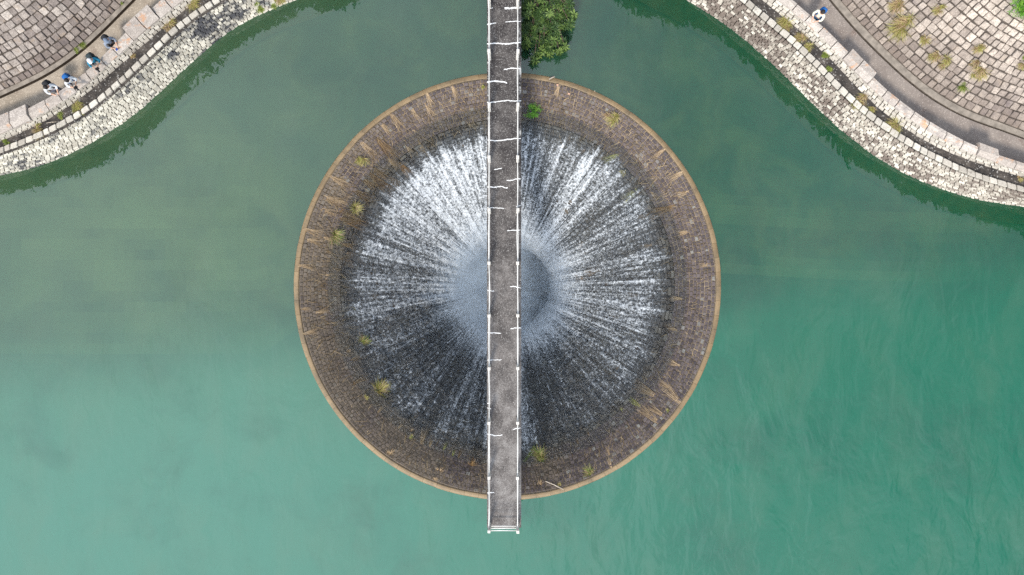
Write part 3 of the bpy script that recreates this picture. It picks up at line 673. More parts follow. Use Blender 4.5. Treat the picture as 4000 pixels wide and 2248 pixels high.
for sd, xx in (('l', xl), ('r', xr)):
    for k, yy in enumerate(ysp):
        mb = MB(); tx = rng.normal(0, 0.012); ty = rng.normal(0, 0.012)
        Mr = Matrix.Rotation(tx, 3, 'Y') @ Matrix.Rotation(ty, 3, 'X')
        mb.box((xx, yy, ZB + RH / 2 + 0.02), (0.115, 0.12, RH + 0.04), Mr, rng.random(), taper=0.94)
        mb.box((xx, yy, ZB + RH + 0.045), (0.095, 0.10, 0.03), Mr, rng.random(), taper=0.85)
        mb.build('railing_post', M['post'], br, origin=ob)
    for hz in (0.82, 0.56, 0.30):
        mb = MB(); pts = []
        for k in range(len(ysp) - 1):
            ya, yc = ysp[k], ysp[k + 1]
            for u in (0.02, 0.5, 0.98): pts.append((xx + rng.normal(0, 0.008 if u != 0.5 else 0.011), ya + (yc - ya) * u, ZB + hz + rng.normal(0, 0.006)))
        mb.tube(pts, 0.0165, 8); mb.build('rail', M['white'], br, smooth=True, origin=ob)
for hz in (0.82, 0.56, 0.30):
    mb = MB(); mb.tube([(xl, ysp[0], ZB + hz), ((xl + xr) / 2, ysp[0] + 0.004, ZB + hz - 0.004), (xr, ysp[0], ZB + hz)], 0.020, 8); mb.build('end_rail', M['white'], br, smooth=True, origin=ob)
CR = [([(1971, 33), (1990, 34), (2010, 32), (2035, 30)], 8), ([(1918, 34), (1925, 32)], 6), ([(1903, 96), (1920, 94), (1938, 90)], 5), ([(1974, 87), (1995, 85), (2035, 84)], 3.5),
      ([(1902, 172), (1935, 170), (1960, 172), (1988, 172), (2012, 168), (2035, 167)], 5.5), ([(1968, 273), (1985, 270), (2002, 267), (2020, 269), (2035, 269)], 5.5),
      ([(1902, 322), (1933, 318), (1960, 320), (1972, 321), (1981, 326)], 6), ([(1902, 401), (1917, 401), (1951, 397), (1980, 393), (2012, 396), (2036, 393)], 4.5),
      ([(1904, 548), (1943, 551), (1981, 546), (2010, 543), (2035, 541)], 4.5), ([(1930, 664), (1945, 661), (1960, 658)], 4), ([(1979, 705), (1992, 706), (2018, 700), (2036, 699)], 4),
      ([(1902, 731), (1931, 732), (1957, 729), (1970, 733), (1978, 736), (1984, 734)], 4.5), ([(1903, 811), (1930, 812), (1969, 815)], 3.5), ([(2016, 809), (2034, 802)], 4), ([(1981, 902), (2005, 900), (2033, 900)], 3.5),
      ([(1992, 1121), (2010, 1120), (2022, 1124), (2034, 1125)], 4), ([(1904, 1135), (1918, 1137), (1930, 1138)], 3.5), ([(1904, 1301), (1930, 1301), (1957, 1303)], 3.5), ([(1994, 1286), (2010, 1282), (2035, 1282)], 3.5),
      ([(1903, 1408), (1930, 1406), (1960, 1407)], 3), ([(1903, 1576), (1915, 1577)], 4), ([(1903, 1594), (1912, 1595), (1918, 1598)], 3.5), ([(2003, 1679), (2015, 1675), (2034, 1674)], 3.5),
      ([(1903, 1696), (1916, 1698), (1931, 1703), (1950, 1702), (1963, 1700)], 4), ([(1903, 1926), (1930, 1925)], 4)]
for pts, wpx in CR:
    c = resample(np.array(pts, float), 4); mb = MB(); m = len(c); A = []; B = []
    for k, q in enumerate(c):
        w = wpx * (0.30 + 0.24 * rng.random()) * (0.7 if k in (0, m - 1) else 1); dy = rng.normal(0, 0.6)
        A.append(P(q[0], q[1] - w + dy, ZB + 0.004)); B.append(P(q[0], q[1] + w + dy, ZB + 0.004))
    strip(mb, np.array(B), np.array(A)); mb.build('crack_filler', M['filler'], br, origin=ob)

# north shore where the footbridge lands
mb = MB(); gx = np.linspace(-16, 14, 40); gy = [14.6, 16.5, 19, 22, 30, 45, 90]; gz = [-1.2, 0.1, 1.2, 1.9, 6, 14, 32]
gv = [(x, y + 0.6 * mnoise.noise(Vector((x * .5, y * .3, 0))) + (0.03 * (x - 1) ** 2 if y < 25 else 0), z + 0.5 * mnoise.noise(Vector((x * .4, y * .4, 4))) * (y > 18)) for y, z in zip(gy, gz) for x in gx]
mb.add(gv, [(j * 40 + k, j * 40 + k + 1, (j + 1) * 40 + k + 1, (j + 1) * 40 + k) for j in range(len(gy) - 1) for k in range(39)]); tag(mb.build('shore', M['hill'], smooth=True), kind='structure')
# ------------------------------------------------------------------ tree by the bridge
def rosette(mb, c, size, up, n=7, lo=0.0, hi=1.0, flat=0.25):
    up = Vector(up).normalized(); u = up.cross(Vector((0.3, 0.8, 0.1))).normalized(); w = up.cross(u); a0 = random.random() * 6.28; r = lo + (hi - lo) * random.random()
    for k in range(n):
        a = a0 + 6.283 * k / n + random.uniform(-.25, .25); d = (u * math.cos(a) + w * math.sin(a) + up * random.uniform(-flat, flat * 1.6)).normalized(); sd = d.cross(up).normalized()
        L = size * random.uniform(.7, 1.15); q = Vector(c) + d * L * 0.08; mid = q + d * L * .55 + up * L * 0.06
        mb.add([q, mid + sd * L * .17, q + d * L, mid - sd * L * .17], [(0, 1, 2, 3)], min(1, max(0, r + random.uniform(-.16, .16))))
tb = P(2130, -260, 0); tb.z = -0.4
tree = empty('overhanging_tree', tb, 'dense green leafy tree overhanging the water beside the footbridge', 'tree')
mbw = MB(); trunk_top = P(2120, -90, 1.1)
mbw.tube([tb, tb.lerp(trunk_top, .5) + Vector((0.1, 0, 0.25)), trunk_top], [0.17, 0.14, 0.09], 8)
tips = []
lobes = [(2085, 25, 48), (2150, 15, 52), (2200, 5, 34), (2080, 90, 44), (2140, 75, 48), (2190, 55, 36), (2122, 138, 40), (2168, 122, 36), (2070, 150, 30), (2058, 55, 32), (2204, 100, 18), (2128, 188, 28), (2156, 168, 22), (2102, 212, 15), (2085, 238, 9), (2222, 26, 14), (2056, 118, 24), (2228, 96, 9), (2196, 164, 9), (2206, 186, 7), (2142, 205, 12), (2214, 52, 12), (2050, 180, 10), (2238, 60, 7), (2170, -60, 70), (2090, -50, 70), (2110, -140, 80), (2190, -140, 60), (2185, 200, 10)]
mbl = MB()
for (lx, ly, lr) in lobes:
    zc = 1.0 - 0.0032 * max(0, ly) + random.uniform(-.12, .18); c = P(lx, ly, zc); tips.append(c)
    mbw.tube([trunk_top, trunk_top.lerp(c, .5) + Vector((random.uniform(-.1, .1), 0, random.uniform(-.05, .12))), c, c + (c - trunk_top).normalized() * lr * 0.006], [0.05, 0.028, 0.012, 0.005], 5)
    rr = lr / 98.0
    for _ in range(int(8 + 0.45 * lr + lr * lr * 0.005)):
        a = random.random() * 6.283; q = rr * math.sqrt(random.random()) * random.uniform(.8, 1.12); zz = random.uniform(-.35, .30) * (1 - 0.5 * q / rr)
        rosette(mbl, c + Vector((math.cos(a) * q, math.sin(a) * q, zz)), random.uniform(.13, .21), (random.gauss(0, .3), random.gauss(0, .3), 1), 7, 0.05, 0.95)
mbw.build('trunk', M['bark'], tree, smooth=True, origin=tb); mbl.build('crown', M['leaf'], tree, origin=tb)

# ------------------------------------------------------------------ grass tufts and plants
def tuft_mesh(root, normal, n, L, spread, lean=None, width=0.016, press=0.0, droop=0.5, lo=0.0, hi=1.0):
    """arching blades from a root; lean pulls them one way, press lays them on the surface"""
    mb = MB(); nrm = Vector(normal).normalized(); u = nrm.cross(Vector((0.2, 0.9, 0.15))).normalized(); w = nrm.cross(u)
    for _ in range(n):
        a = random.random() * 6.283; rad = math.sqrt(random.random()); d = (u * math.cos(a) + w * math.sin(a)) * spread * rad
        if lean is not None: d = d + Vector(lean)
        up = (1 - press) * random.uniform(.5, 1.0)
        l = L * random.uniform(.45, 1.1); q = Vector(root) + (u * math.cos(a) + w * math.sin(a)) * L * 0.09 * random.random()
        t = d + nrm * up; t.normalize(); side = t.cross(nrm)
        side = side.normalized() if side.length > 1e-3 else u
        fl = d.normalized() if d.length > 1e-3 else u
        p1 = q + t * l * .45; p2 = p1 + (t * (1 - droop) + fl * droop * .8 + side * random.uniform(-.15, .15) - nrm * droop * .35 * (1 - press)).normalized() * l * .35; p3 = p2 + (t * (1 - droop) + fl * droop - nrm * droop * .5 * (1 - press)).normalized() * l * .25
        ww = width * random.uniform(.7, 1.3); c = lo + (hi - lo) * random.random()
        mb.add([q - side * ww * .6, q + side * ww * .6, p1 + side * ww * .55, p1 - side * ww * .55, p2 + side * ww * .4, p2 - side * ww * .4, p3], [(0, 1, 2, 3), (3, 2, 4, 5), (5, 4, 6)], c)
    return mb
NUM = ['twelve', 'one', 'two', 'three', 'four', 'five', 'six', 'seven', 'eight', 'nine', 'ten', 'eleven']
used = {}
def clock(px, py):
    t = (math.degrees(math.atan2(px - 1982, 1119 - py)) % 360) / 30.0; h = int(t); f = t - h
    if f < .12: return f'at {NUM[h]} o\'clock'
    if f < .38: return f'just past {NUM[h]} o\'clock'
    if f < .62: return f'at half past {NUM[h]}'
    if f < .88: return f'just before {NUM[(h + 1) % 12]} o\'clock'
    return f'at {NUM[(h + 1) % 12]} o\'clock'
def bell_point(px, py, lift_=0.03):
    p = math.hypot(px - 1982, py - 1119); a = math.atan2(-(py - 1119), px - 1982); r, z = prz(min(p, 835)); s_ = (prz(p + 3)[1] - prz(p - 3)[1]) / max(1e-3, prz(p + 3)[0] - prz(p - 3)[0])
    n = Vector((-math.cos(a) * s_, -math.sin(a) * s_, 1)).normalized()
    return Vector((AX[0] + math.cos(a) * r, AX[1] + math.sin(a) * r, z)) + n * lift_, n, p
DESC = {'dry': 'straw tuft', 'rust': 'rusty tuft', 'yellow': 'yellowish tuft', 'green': 'green tuft'}
def bell_tuft(kind, x0_, y0_, x1_=None, y1_=None, size=None, n=None):
    a, nrm, p = bell_point(x0_, y0_)
    where = 'against the tan crest' if p > 775 else 'on the dark apron' if p > 700 else 'at the top edge of the falls' if p > 610 else 'amid the falling water'
    lab = f'{DESC[kind]} {where}, {clock(x0_, y0_)} of the ring'
    k = used.get(lab, 0); used[lab] = k + 1
    if k: lab = lab.replace(' of the ring', ['', ', nearer shaft', ', smallest of three'][min(k, 2)])
    if x1_ is not None:
        c, _, _ = bell_point(x1_, y1_); d = c - a; L = d.length * 1.08; ln = d.normalized() * 1.0
        nn_ = n or int(18 + 26 * L); mb = tuft_mesh(a, nrm, nn_, L, 0.22, ln, 0.0055, 0.84, 0.25)
    else:
        L = size / 96.0 * 1.6; cen = Vector((AX[0], AX[1], a.z)) - a; cen.normalize()
        mb = MB(); al = cen.cross(nrm).normalized()
        for k in range(4 if size > 20 else 2):
            Lk = L * random.uniform(.5, 1.0); m2 = tuft_mesh(a + (al * random.gauss(0, .16) + cen * random.gauss(0, .16)) * L * min(1, k), nrm, int(24 + 60 * Lk), Lk, 0.8, cen * random.uniform(.2, .8) + al * random.gauss(0, .35), 0.009, random.uniform(.2, .55), 0.55)
            mb.add(m2.v, m2.f); mb.a[-len(m2.f):] = m2.a; mb.mi[-len(m2.f):] = [int(random.random() < .38) for _ in m2.f]
    o = mb.build('grass_tuft', [M[kind], M['dry']], origin=a); tag(o, lab, 'grass tuft', 'grass tufts rooted on the spillway ring')
for t in [('dry', 1668, 366, 1692, 420), ('dry', 1768, 337, 1792, 392), ('dry', 1526, 445, 1573, 503), ('dry', 1487, 483, 1528, 523), ('rust', 1473, 543, 1542, 623), ('dry', 1661, 404, 1689, 454), ('dry', 1606, 421, 1630, 466),
          ('dry', 1412, 555, 1463, 612), ('dry', 1292, 690, 1366, 733), ('rust', 1380, 745, 1446, 782), ('rust', 1447, 680, 1528, 750), ('rust', 1461, 659, 1508, 699), ('dry', 1516, 621, 1557, 651),
          ('rust', 1550, 631, 1600, 689), ('dry', 1583, 569, 1606, 595), ('dry', 1637, 559, 1660, 606), ('rust', 1519, 690, 1566, 727), ('rust', 1416, 700, 1463, 740), ('dry', 1266, 769, 1350, 801), ('dry', 1255, 819, 1312, 839),
          ('rust', 1330, 823, 1420, 863), ('rust', 1331, 853, 1420, 884), ('dry', 1189, 895, 1260, 921), ('dry', 1200, 938, 1254, 947), ('dry', 1263, 928, 1300, 939), ('dry', 1167, 1037, 1221, 1044), ('rust', 1338, 955, 1387, 966),
          ('rust', 1341, 985, 1382, 996), ('rust', 1327, 1010, 1370, 1019), ('rust', 1347, 1032, 1386, 1041), ('dry', 1297, 1048, 1320, 1054), ('dry', 1272, 1076, 1302, 1074), ('dry', 1175, 1206, 1212, 1212), ('dry', 1230, 1222, 1288, 1209),
          ('dry', 1188, 1304, 1242, 1289), ('dry', 1290, 1262, 1318, 1266), ('rust', 1371, 1408, 1414, 1392), ('rust', 1381, 1498, 1435, 1468), ('dry', 1475, 1612, 1494, 1590), ('dry', 1553, 1676, 1570, 1660), ('rust', 1613, 1640, 1635, 1608),
          ('dry', 1645, 1735, 1659, 1676), ('dry', 1677, 1747, 1688, 1712), ('yellow', 1732, 1762, 1742, 1733), ('yellow', 1768, 1782, 1774, 1760), ('rust', 1790, 1790, 1806, 1750),
          ('dry', 2570, 1648, 2495, 1583), ('dry', 2592, 1624, 2536, 1592), ('dry', 2657, 1574, 2592, 1508), ('dry', 2560, 1546, 2488, 1505), ('yellow', 2500, 1590, 2460, 1560), ('dry', 2620, 1520, 2575, 1490), ('yellow', 2433, 1610, 2424, 1590), ('rust', 2301, 1702, 2295, 1680), ('rust', 2258, 1737, 2250, 1712),
          ('dry', 2382, 1783, 2370, 1748), ('dry', 2388, 1828, 2376, 1790), ('dry', 2183, 332, 2172, 380), ('dry', 2300, 350, 2304, 384), ('dry', 2597, 582, 2549, 618), ('dry', 2664, 673, 2615, 704), ('dry', 2690, 748, 2640, 765), ('yellow', 2489, 742, 2440, 780), ('rust', 2630, 806, 2545, 836),
          ('rust', 2534, 839, 2494, 853), ('yellow', 2414, 603, 2362, 626), ('rust', 2287, 572, 2277, 598), ('rust', 2226, 528, 2220, 552), ('rust', 2330, 590, 2316, 620), ('dry', 2540, 745, 2566, 770), ('dry', 2647, 1290, 2606, 1280), ('dry', 2688, 905, 2644, 918), ('dry', 2775, 1034, 2728, 1036), ('rust', 2345, 1052, 2290, 1068), ('rust', 2310, 1075, 2255, 1089), ('rust', 2490, 1157, 2440, 1154), ('dry', 2655, 1430, 2610, 1412), ('dry', 2668, 1168, 2622, 1166), ('dry', 2555, 955, 2510, 966), ('rust', 2420, 1240, 2380, 1232), ('rust', 1560, 1160, 1600, 1158), ('rust', 1440, 1160, 1480, 1159), ('rust', 2225, 1000, 2206, 1016), ('rust', 2290, 940, 2262, 962)]:
    bell_tuft(*t)
for kind, x, y, sz in [('yellow', 1404, 616, 26), ('yellow', 1380, 808, 34), ('green', 1306, 918, 36), ('yellow', 1378, 1205, 14), ('green', 1408, 1338, 30), ('dry', 1353, 1372, 18), ('yellow', 1474, 1526, 42), ('yellow', 1430, 1563, 14), ('dry', 1515, 1773, 17),
                       ('dry', 1708, 1838, 15), ('dry', 1698, 1876, 16), ('green', 1599, 1714, 15), ('green', 2112, 1804, 44), ('green', 2304, 1848, 25), ('yellow', 2188, 1896, 18), ('yellow', 2408, 452, 30), ('dry', 2376, 448, 22), ('yellow', 2437, 668, 17), ('green', 2612, 1606, 12), ('dry', 1605, 1686, 11), ('dry', 2112, 1895, 12)]:
    bell_tuft(kind, x, y, size=sz)

mb = MB()
for _ in range(2700):
    th = random.random() * 6.283; dd_ = math.degrees(th) % 360
    if random.random() > (1.0 if 20 < dd_ < 205 else 0.4): continue
    p = random.uniform(628, 800); px, py = 1982 + p * math.cos(th), 1119 - p * math.sin(th); L = random.uniform(8, 44) * (1.0 if random.random() < .5 else .5)
    t2 = th + random.gauss(0, .018) * L / 20; p2 = p - L
    a, nr_, _ = bell_point(px, py, .05); c, _, _ = bell_point(1982 + p2 * math.cos(t2), 1119 - p2 * math.sin(t2), .06); sd_ = (c - a).cross(nr_).normalized() * random.uniform(.005, .011); m = a.lerp(c, .5) + sd_ * random.uniform(-4, 4) + nr_ * .015
    mb.add([a - sd_, a + sd_, m + sd_, m - sd_, c], [(0, 1, 2, 3), (3, 2, 4)], random.random())
tag(mb.build('straw_debris', M['strand']), 'loose straw strands washed over the apron stones', kind='stuff')
def leafy(name, root, label, cat, n, size, spread, mat, hgt=0.35, group=None, z_up=(0, 0, 1), stem=True):
    e = empty(name, root, label, cat, group)
    mbs = MB(); mbl = MB(); root = Vector(root); up = Vector(z_up).normalized()
    for k in range(max(3, n // 6)):
        a = random.random() * 6.283; tip = root + Vector((math.cos(a), math.sin(a), 0)) * spread * random.uniform(.4, 1) + up * hgt * random.uniform(.6, 1.1)
        mbs.tube([root, root.lerp(tip, .5) + up * hgt * .15, tip], [0.012, 0.008, 0.004], 5)
        for _ in range(6):
            q = root.lerp(tip, random.uniform(.5, 1.05)) + Vector((random.gauss(0, .25), random.gauss(0, .25), random.gauss(0, .1))) * spread
            rosette(mbl, q, size * random.uniform(.7, 1.2), (random.gauss(0, .3), random.gauss(0, .3), 1), 6)
    mbs.build('stem', M['bark'], e, origin=root); mbl.build('foliage', M[mat], e, origin=root)
a, n_, _ = bell_point(2085, 445); leafy('shrub', a, 'small bright green leafy shrub on the apron right beside the bridge', 'shrub', 36, 0.11, 0.30, 'bright', 0.45)
a, n_, _ = bell_point(1891, 342); leafy('seedling', a, 'tiny yellow leaved seedling on the apron left of the bridge', 'plant', 8, 0.06, 0.07, 'yellow', 0.15)
a, n_, _ = bell_point(2046, 1806); 
e = empty('fern', a, 'long upright green frond beside the bridge at the spillway bottom', 'plant'); mb = MB(); c, _, _ = bell_point(2088, 1738); c = c + Vector((0, 0, 0.35)); mb.tube([a, a.lerp(c, .5) + Vector((0, 0, .1)), c], [0.01, 0.008, 0.004], 5); mb.build('stem', M['green'], e, origin=a)
mb = MB()
for k in range(26):
    q = a.lerp(c, k / 26) + Vector((0, 0, .1 * math.sin(k / 26 * 3.14))); d = (c - a).normalized(); s_ = d.cross(Vector((0, 0, 1))) * (1 if k % 2 else -1); mb.add([q, q + d * .03 + s_ * .03, q + s_ * .07 + d * .05, q + d * .01 + s_ * .04], [(0, 1, 2, 3)], random.random())
mb.build('frond', M['green'], e, origin=a)
# dead twiggy bush at the bottom left of the bridge
a, n_, _ = bell_point(1842, 1822); mb = MB(); cen = (Vector((AX[0], AX[1], a.z)) - a).normalized()
for _ in range(30):
    d = (cen + Vector((random.gauss(0, .45), random.gauss(0, .45), random.uniform(.1, .9)))).normalized(); L = random.uniform(.2, .5); m = a + d * L * .6; mb.tube([a, m, m + (d + Vector((random.gauss(0, .4), random.gauss(0, .4), .2))).normalized() * L * .4], [0.010, 0.007, 0.003], 4, random.random())
tag(mb.build('dead_bush', M['rust'], origin=a), 'red brown leafless twiggy bush at the apron edge left of the bridge', 'bush')
# sticks and broken stone
def stick(px0, py0, px1, py1, label, f, r=0.018, mat='stick'):
    a, b_ = f(px0, py0), f(px1, py1); a = a + Vector((0, 0, r)); b_ = b_ + Vector((0, 0, r)); m = a.lerp(b_, .5) + Vector((0.01, 0.015, 0.01)); mb = MB(); mb.tube([a, m, b_], [r, r * .9, r * .6], 6, 0.5)
    q = a.lerp(b_, .55); mb.tube([q, q + (b_ - a) * .22 + Vector((.03, -.02, .03))], [r * .5, r * .25], 5, 0.5)
    tag(mb.build('stick', M[mat], origin=a), label, 'stick')
fb = lambda x, y: bell_point(x, y, 0.05)[0]
stick(2131, 1881, 2201, 1912, 'bleached white stick lying on the apron at the spillway bottom', fb, 0.022)
stick(2146, 312, 2165, 305, 'grey broken branch lying on the crest right of the bridge', fb, 0.03)
stick(2330, 340, 2322, 398, 'thin dead twig standing over the crest upper right of the bridge', fb, 0.012)
for (x, y, lb) in ((2178, 331, 'pale orange brick fragment near the crest right of the bridge'), (2222, 366, 'pinkish stone chip on the apron lower than the brick fragment')):
    a, n_, _ = bell_point(x, y, 0.05); mb = MB(); mb.box(a, (0.10, 0.06, 0.06), Matrix.Rotation(-.3, 3, 'Z'), taper=.8); tag(mb.build('stone_fragment', simple('fired_clay', (0.55, 0.34, 0.24)), origin=a), lb, 'rubble')

# plants on the banks
def z_on(bk, px, py, kind):
    if kind == 'ditch': return P(px, py, Z_D + 0.02)
    if kind == 'wall': return P(px, py, 0.75)
    # on the paved slope: march along the view ray
    A = bk['base']; on = bk['on']
    for z in np.linspace(14, Z_P, 400):
        q = P(px, py, z); d = np.linalg.norm(A[:, :2] - np.array([q.x, q.y]), axis=1); i = int(d.argmin())
        dist = float((np.array([q.x, q.y]) - A[i, :2]) @ on[i, :2])
        if A[i, 2] + dist * bk['sl'] >= z: return q + Vector((0, 0, 0.06))
    return P(px, py, Z_P + .1)
BP = [('L', 'ditch', 'yellow', 302, 410, 42, 'yellow green grass clump in the soil strip below the four people'), ('L', 'ditch', 'yellow', 150, 508, 28, 'low yellowish grass in the soil strip near the left end'), ('L', 'ditch', 'green', 20, 545, 22, 'green weeds in the soil strip at the left edge of the photo'),
      ('L', 'ditch', 'green', 236, 450, 20, 'thin green weeds in the soil strip left of the big grass clump'), ('L', 'ditch', 'yellow', 745, 8, 40, 'tall yellow green grass clump at the top end of the left soil strip'), ('L', 'ditch', 'dry', 664, 80, 32, 'orange brown dead grass below the parapet end, upper left bank'), ('L', 'ditch', 'dry', 655, 108, 22, 'small straw tuft under the orange dead grass, upper left bank'),
      ('L', 'ditch', 'dry', 510, 222, 20, 'faded straw tuft in the soil strip below the walker in grey'), ('L', 'wall', 'green', 1020, 34, 24, 'green weed sprouting from the black stained retaining wall'), ('L', 'wall', 'green', 1062, 22, 22, 'green weed at the waterline end of the retaining wall'), ('L', 'wall', 'yellow', 1092, 6, 26, 'yellow grass at the top end of the retaining wall by the water'),
      ('L', 'slope', 'green', 322, 176, 20, 'green weeds growing along the gutter edge of the left paved slope'), ('L', 'slope', 'green', 480, 16, 14, 'green weeds at the top end of the left gutter'), ('L', 'slope', 'green', 300, 198, 14, 'sparse green weeds in the left gutter just below the bigger weeds'),
      ('R', 'ditch', 'dry', 3070, 92, 36, 'brown dead twiggy grass in the right soil strip, nearest the top'), ('R', 'ditch', 'dry', 3138, 148, 30, 'straw coloured dead brush in the right soil strip, second from the top'), ('R', 'ditch', 'dry', 3162, 180, 24, 'straw coloured dead brush just above the green weeds on the right strip'),
      ('R', 'ditch', 'green', 3230, 216, 24, 'green weeds in the right soil strip below the walker'), ('R', 'ditch', 'green', 3240, 262, 20, 'green weeds with white flowers in the right soil strip'), ('R', 'ditch', 'dry', 3366, 386, 40, 'dry brown grass trailing over the right retaining wall'), ('R', 'ditch', 'dry', 3410, 425, 26, 'dry twigs in the right soil strip above the yellow grass clump'),
      ('R', 'ditch', 'yellow', 3502, 486, 54, 'big yellow green grass clump hanging over the right retaining wall'), ('R', 'ditch', 'dry', 3985, 700, 16, 'small dry tuft in the dark strip at the right edge'), ('R', 'wall', 'green', 2866, 28, 16, 'small green weed on the right retaining wall near the top'),
      ('R', 'slope', 'dry', 3505, 22, 40, 'bleached long grass at the top of the right paved slope'), ('R', 'slope', 'yellow', 3538, 92, 62, 'largest yellow green grass clump on the right paved slope'), ('R', 'slope', 'dry', 3668, 44, 28, 'round straw tuft near the top of the right paved slope'), ('R', 'slope', 'dry', 3821, 182, 26, 'orange straw tuft high on the right paved slope'),
      ('R', 'slope', 'yellow', 3654, 220, 28, 'yellow green tuft in the middle of the right paved slope'), ('R', 'slope', 'dry', 3695, 240, 32, 'flattened straw patch beside the middle tuft on the right slope'), ('R', 'slope', 'yellow', 3825, 276, 44, 'wide yellow green tuft in the right half of the paved slope'), ('R', 'slope', 'green', 3758, 334, 24, 'small green tuft on a pale stone of the right slope'),
      ('R', 'slope', 'yellow', 3604, 158, 24, 'thin yellowish tuft below the largest clump on the right slope'), ('R', 'slope', 'dry', 3985, 250, 22, 'dry tuft at the right edge of the paved slope'), ('R', 'slope', 'green', 3995, 225, 16, 'green tuft at the right edge of the paved slope')]
for sd, kind, mt, x, y, sz, lb in BP:
    bk = LB if sd == 'L' else RB; a = z_on(bk, x, y, kind); L = sz / 98 * 1.3
    i = int(np.linalg.norm(bk['base'][:, :2] - np.array([a.x, a.y]), axis=1).argmin()); dn_ = Vector(-bk['on'][i])
    nv = (0, 0, 1) if kind != 'slope' else Vector((dn_.x * .6, dn_.y * .6, 1)); mb = MB()
    al = Vector((-dn_.y, dn_.x, 0)); ns = 5 if sz >= 24 else 3
    for k in range(ns):
        r_ = a + (al * random.gauss(0, .16) + dn_ * random.gauss(0, .26)) * L * (1 if k else 0)
        if kind == 'slope': r_ = z_on(bk, 2000 + r_.x * F / (H - r_.z), 1124 - r_.y * F / (H - r_.z), 'slope')
        ln = dn_ * random.uniform(.35, .9) + al * random.gauss(0, .3); Lk = L * random.uniform(.45, 1.0)
        m2 = tuft_mesh(r_, nv, int(30 + 120 * Lk), Lk, 0.75, ln, 0.0075, random.uniform(.3, .6), 0.6)
        mb.add(m2.v, m2.f); mb.a[-len(m2.f):] = m2.a; d2 = 1 if (random.random() < .4 and mt != 'green') else 0; mb.mi[-len(m2.f):] = [d2 if random.random() < .75 else 1 - d2 for _ in m2.f]
    tag(mb.build('grass_tuft', [M[mt], M['dry'] if mt == 'yellow' else M['yellow'] if mt == 'dry' else M['green']], origin=a), lb, 'grass tuft', 'grass growing on the stone banks')
a = z_on(RB, 3985, 48, 'slope'); leafy('bush', a, 'bright green leafy bush at the top right corner of the paved slope', 'bush', 150, 0.10, 0.52, 'bright', 0.5)
stick(182, 482, 222, 477, 'white stick lying in the left soil strip below the parapet', lambda x, y: P(x, y, Z_D + .03), 0.012)

# ------------------------------------------------------------------ people
def skin_mesh(name, verts, edges, mat, parent, sub=2, origin=None):
    me = bpy.data.meshes.new(name); me.from_pydata([tuple(v[0]) for v in verts], edges, [])
    o = bpy.data.objects.new(name, me); COL.objects.link(o)
    m = o.modifiers.new('Skin', 'SKIN'); m.use_smooth_shade = True; sv_ = me.skin_vertices[0].data
    for k, v in enumerate(verts):
        r = v[1]; sv_[k].radius = (r, r) if not hasattr(r, '__len__') else r; sv_[k].use_root = (k == 0)
    o.modifiers.new('Sub', 'SUBSURF').levels = sub; o.modifiers['Sub'].render_levels = sub
    dg = bpy.context.evaluated_depsgraph_get(); dg.update(); m2 = bpy.data.meshes.new_from_object(o.evaluated_get(dg)); m2.name = name
    bpy.data.objects.remove(o); bpy.data.meshes.remove(me)
    m2.materials.clear(); m2.materials.append(mat); m2.polygons.foreach_set('use_smooth', np.ones(len(m2.polygons), dtype=bool))
    q = bpy.data.objects.new(name, m2); COL.objects.link(q); q.parent = parent; return q
MS = simple('skin', (0.55, 0.33, 0.23), 0.5, 0.06); MH = simple('dark_hair', (0.022, 0.018, 0.017), 0.6, 0.4, 30)
def blob(mb, c, r, M3=None, seg=14, ringn=9, a=0.0, zmin=-1.0):
    vs_ = []; rows_ = 0
    for i in range(ringn + 1):
        ph = math.pi * i / ringn; zz = math.cos(ph)
        if zz < zmin: break
        rows_ += 1
        for k in range(seg):
            t = 2 * math.pi * k / seg; q = Vector((math.sin(ph) * math.cos(t) * r[0], math.sin(ph) * math.sin(t) * r[1], zz * r[2])); vs_.append(Vector(c) + (M3 @ q if M3 else q))
    mb.add(vs_, [(i * seg + k, i * seg + (k + 1) % seg, (i + 1) * seg + (k + 1) % seg, (i + 1) * seg + k) for i in range(rows_ - 1) for k in range(seg)], a)
PS = 0.87
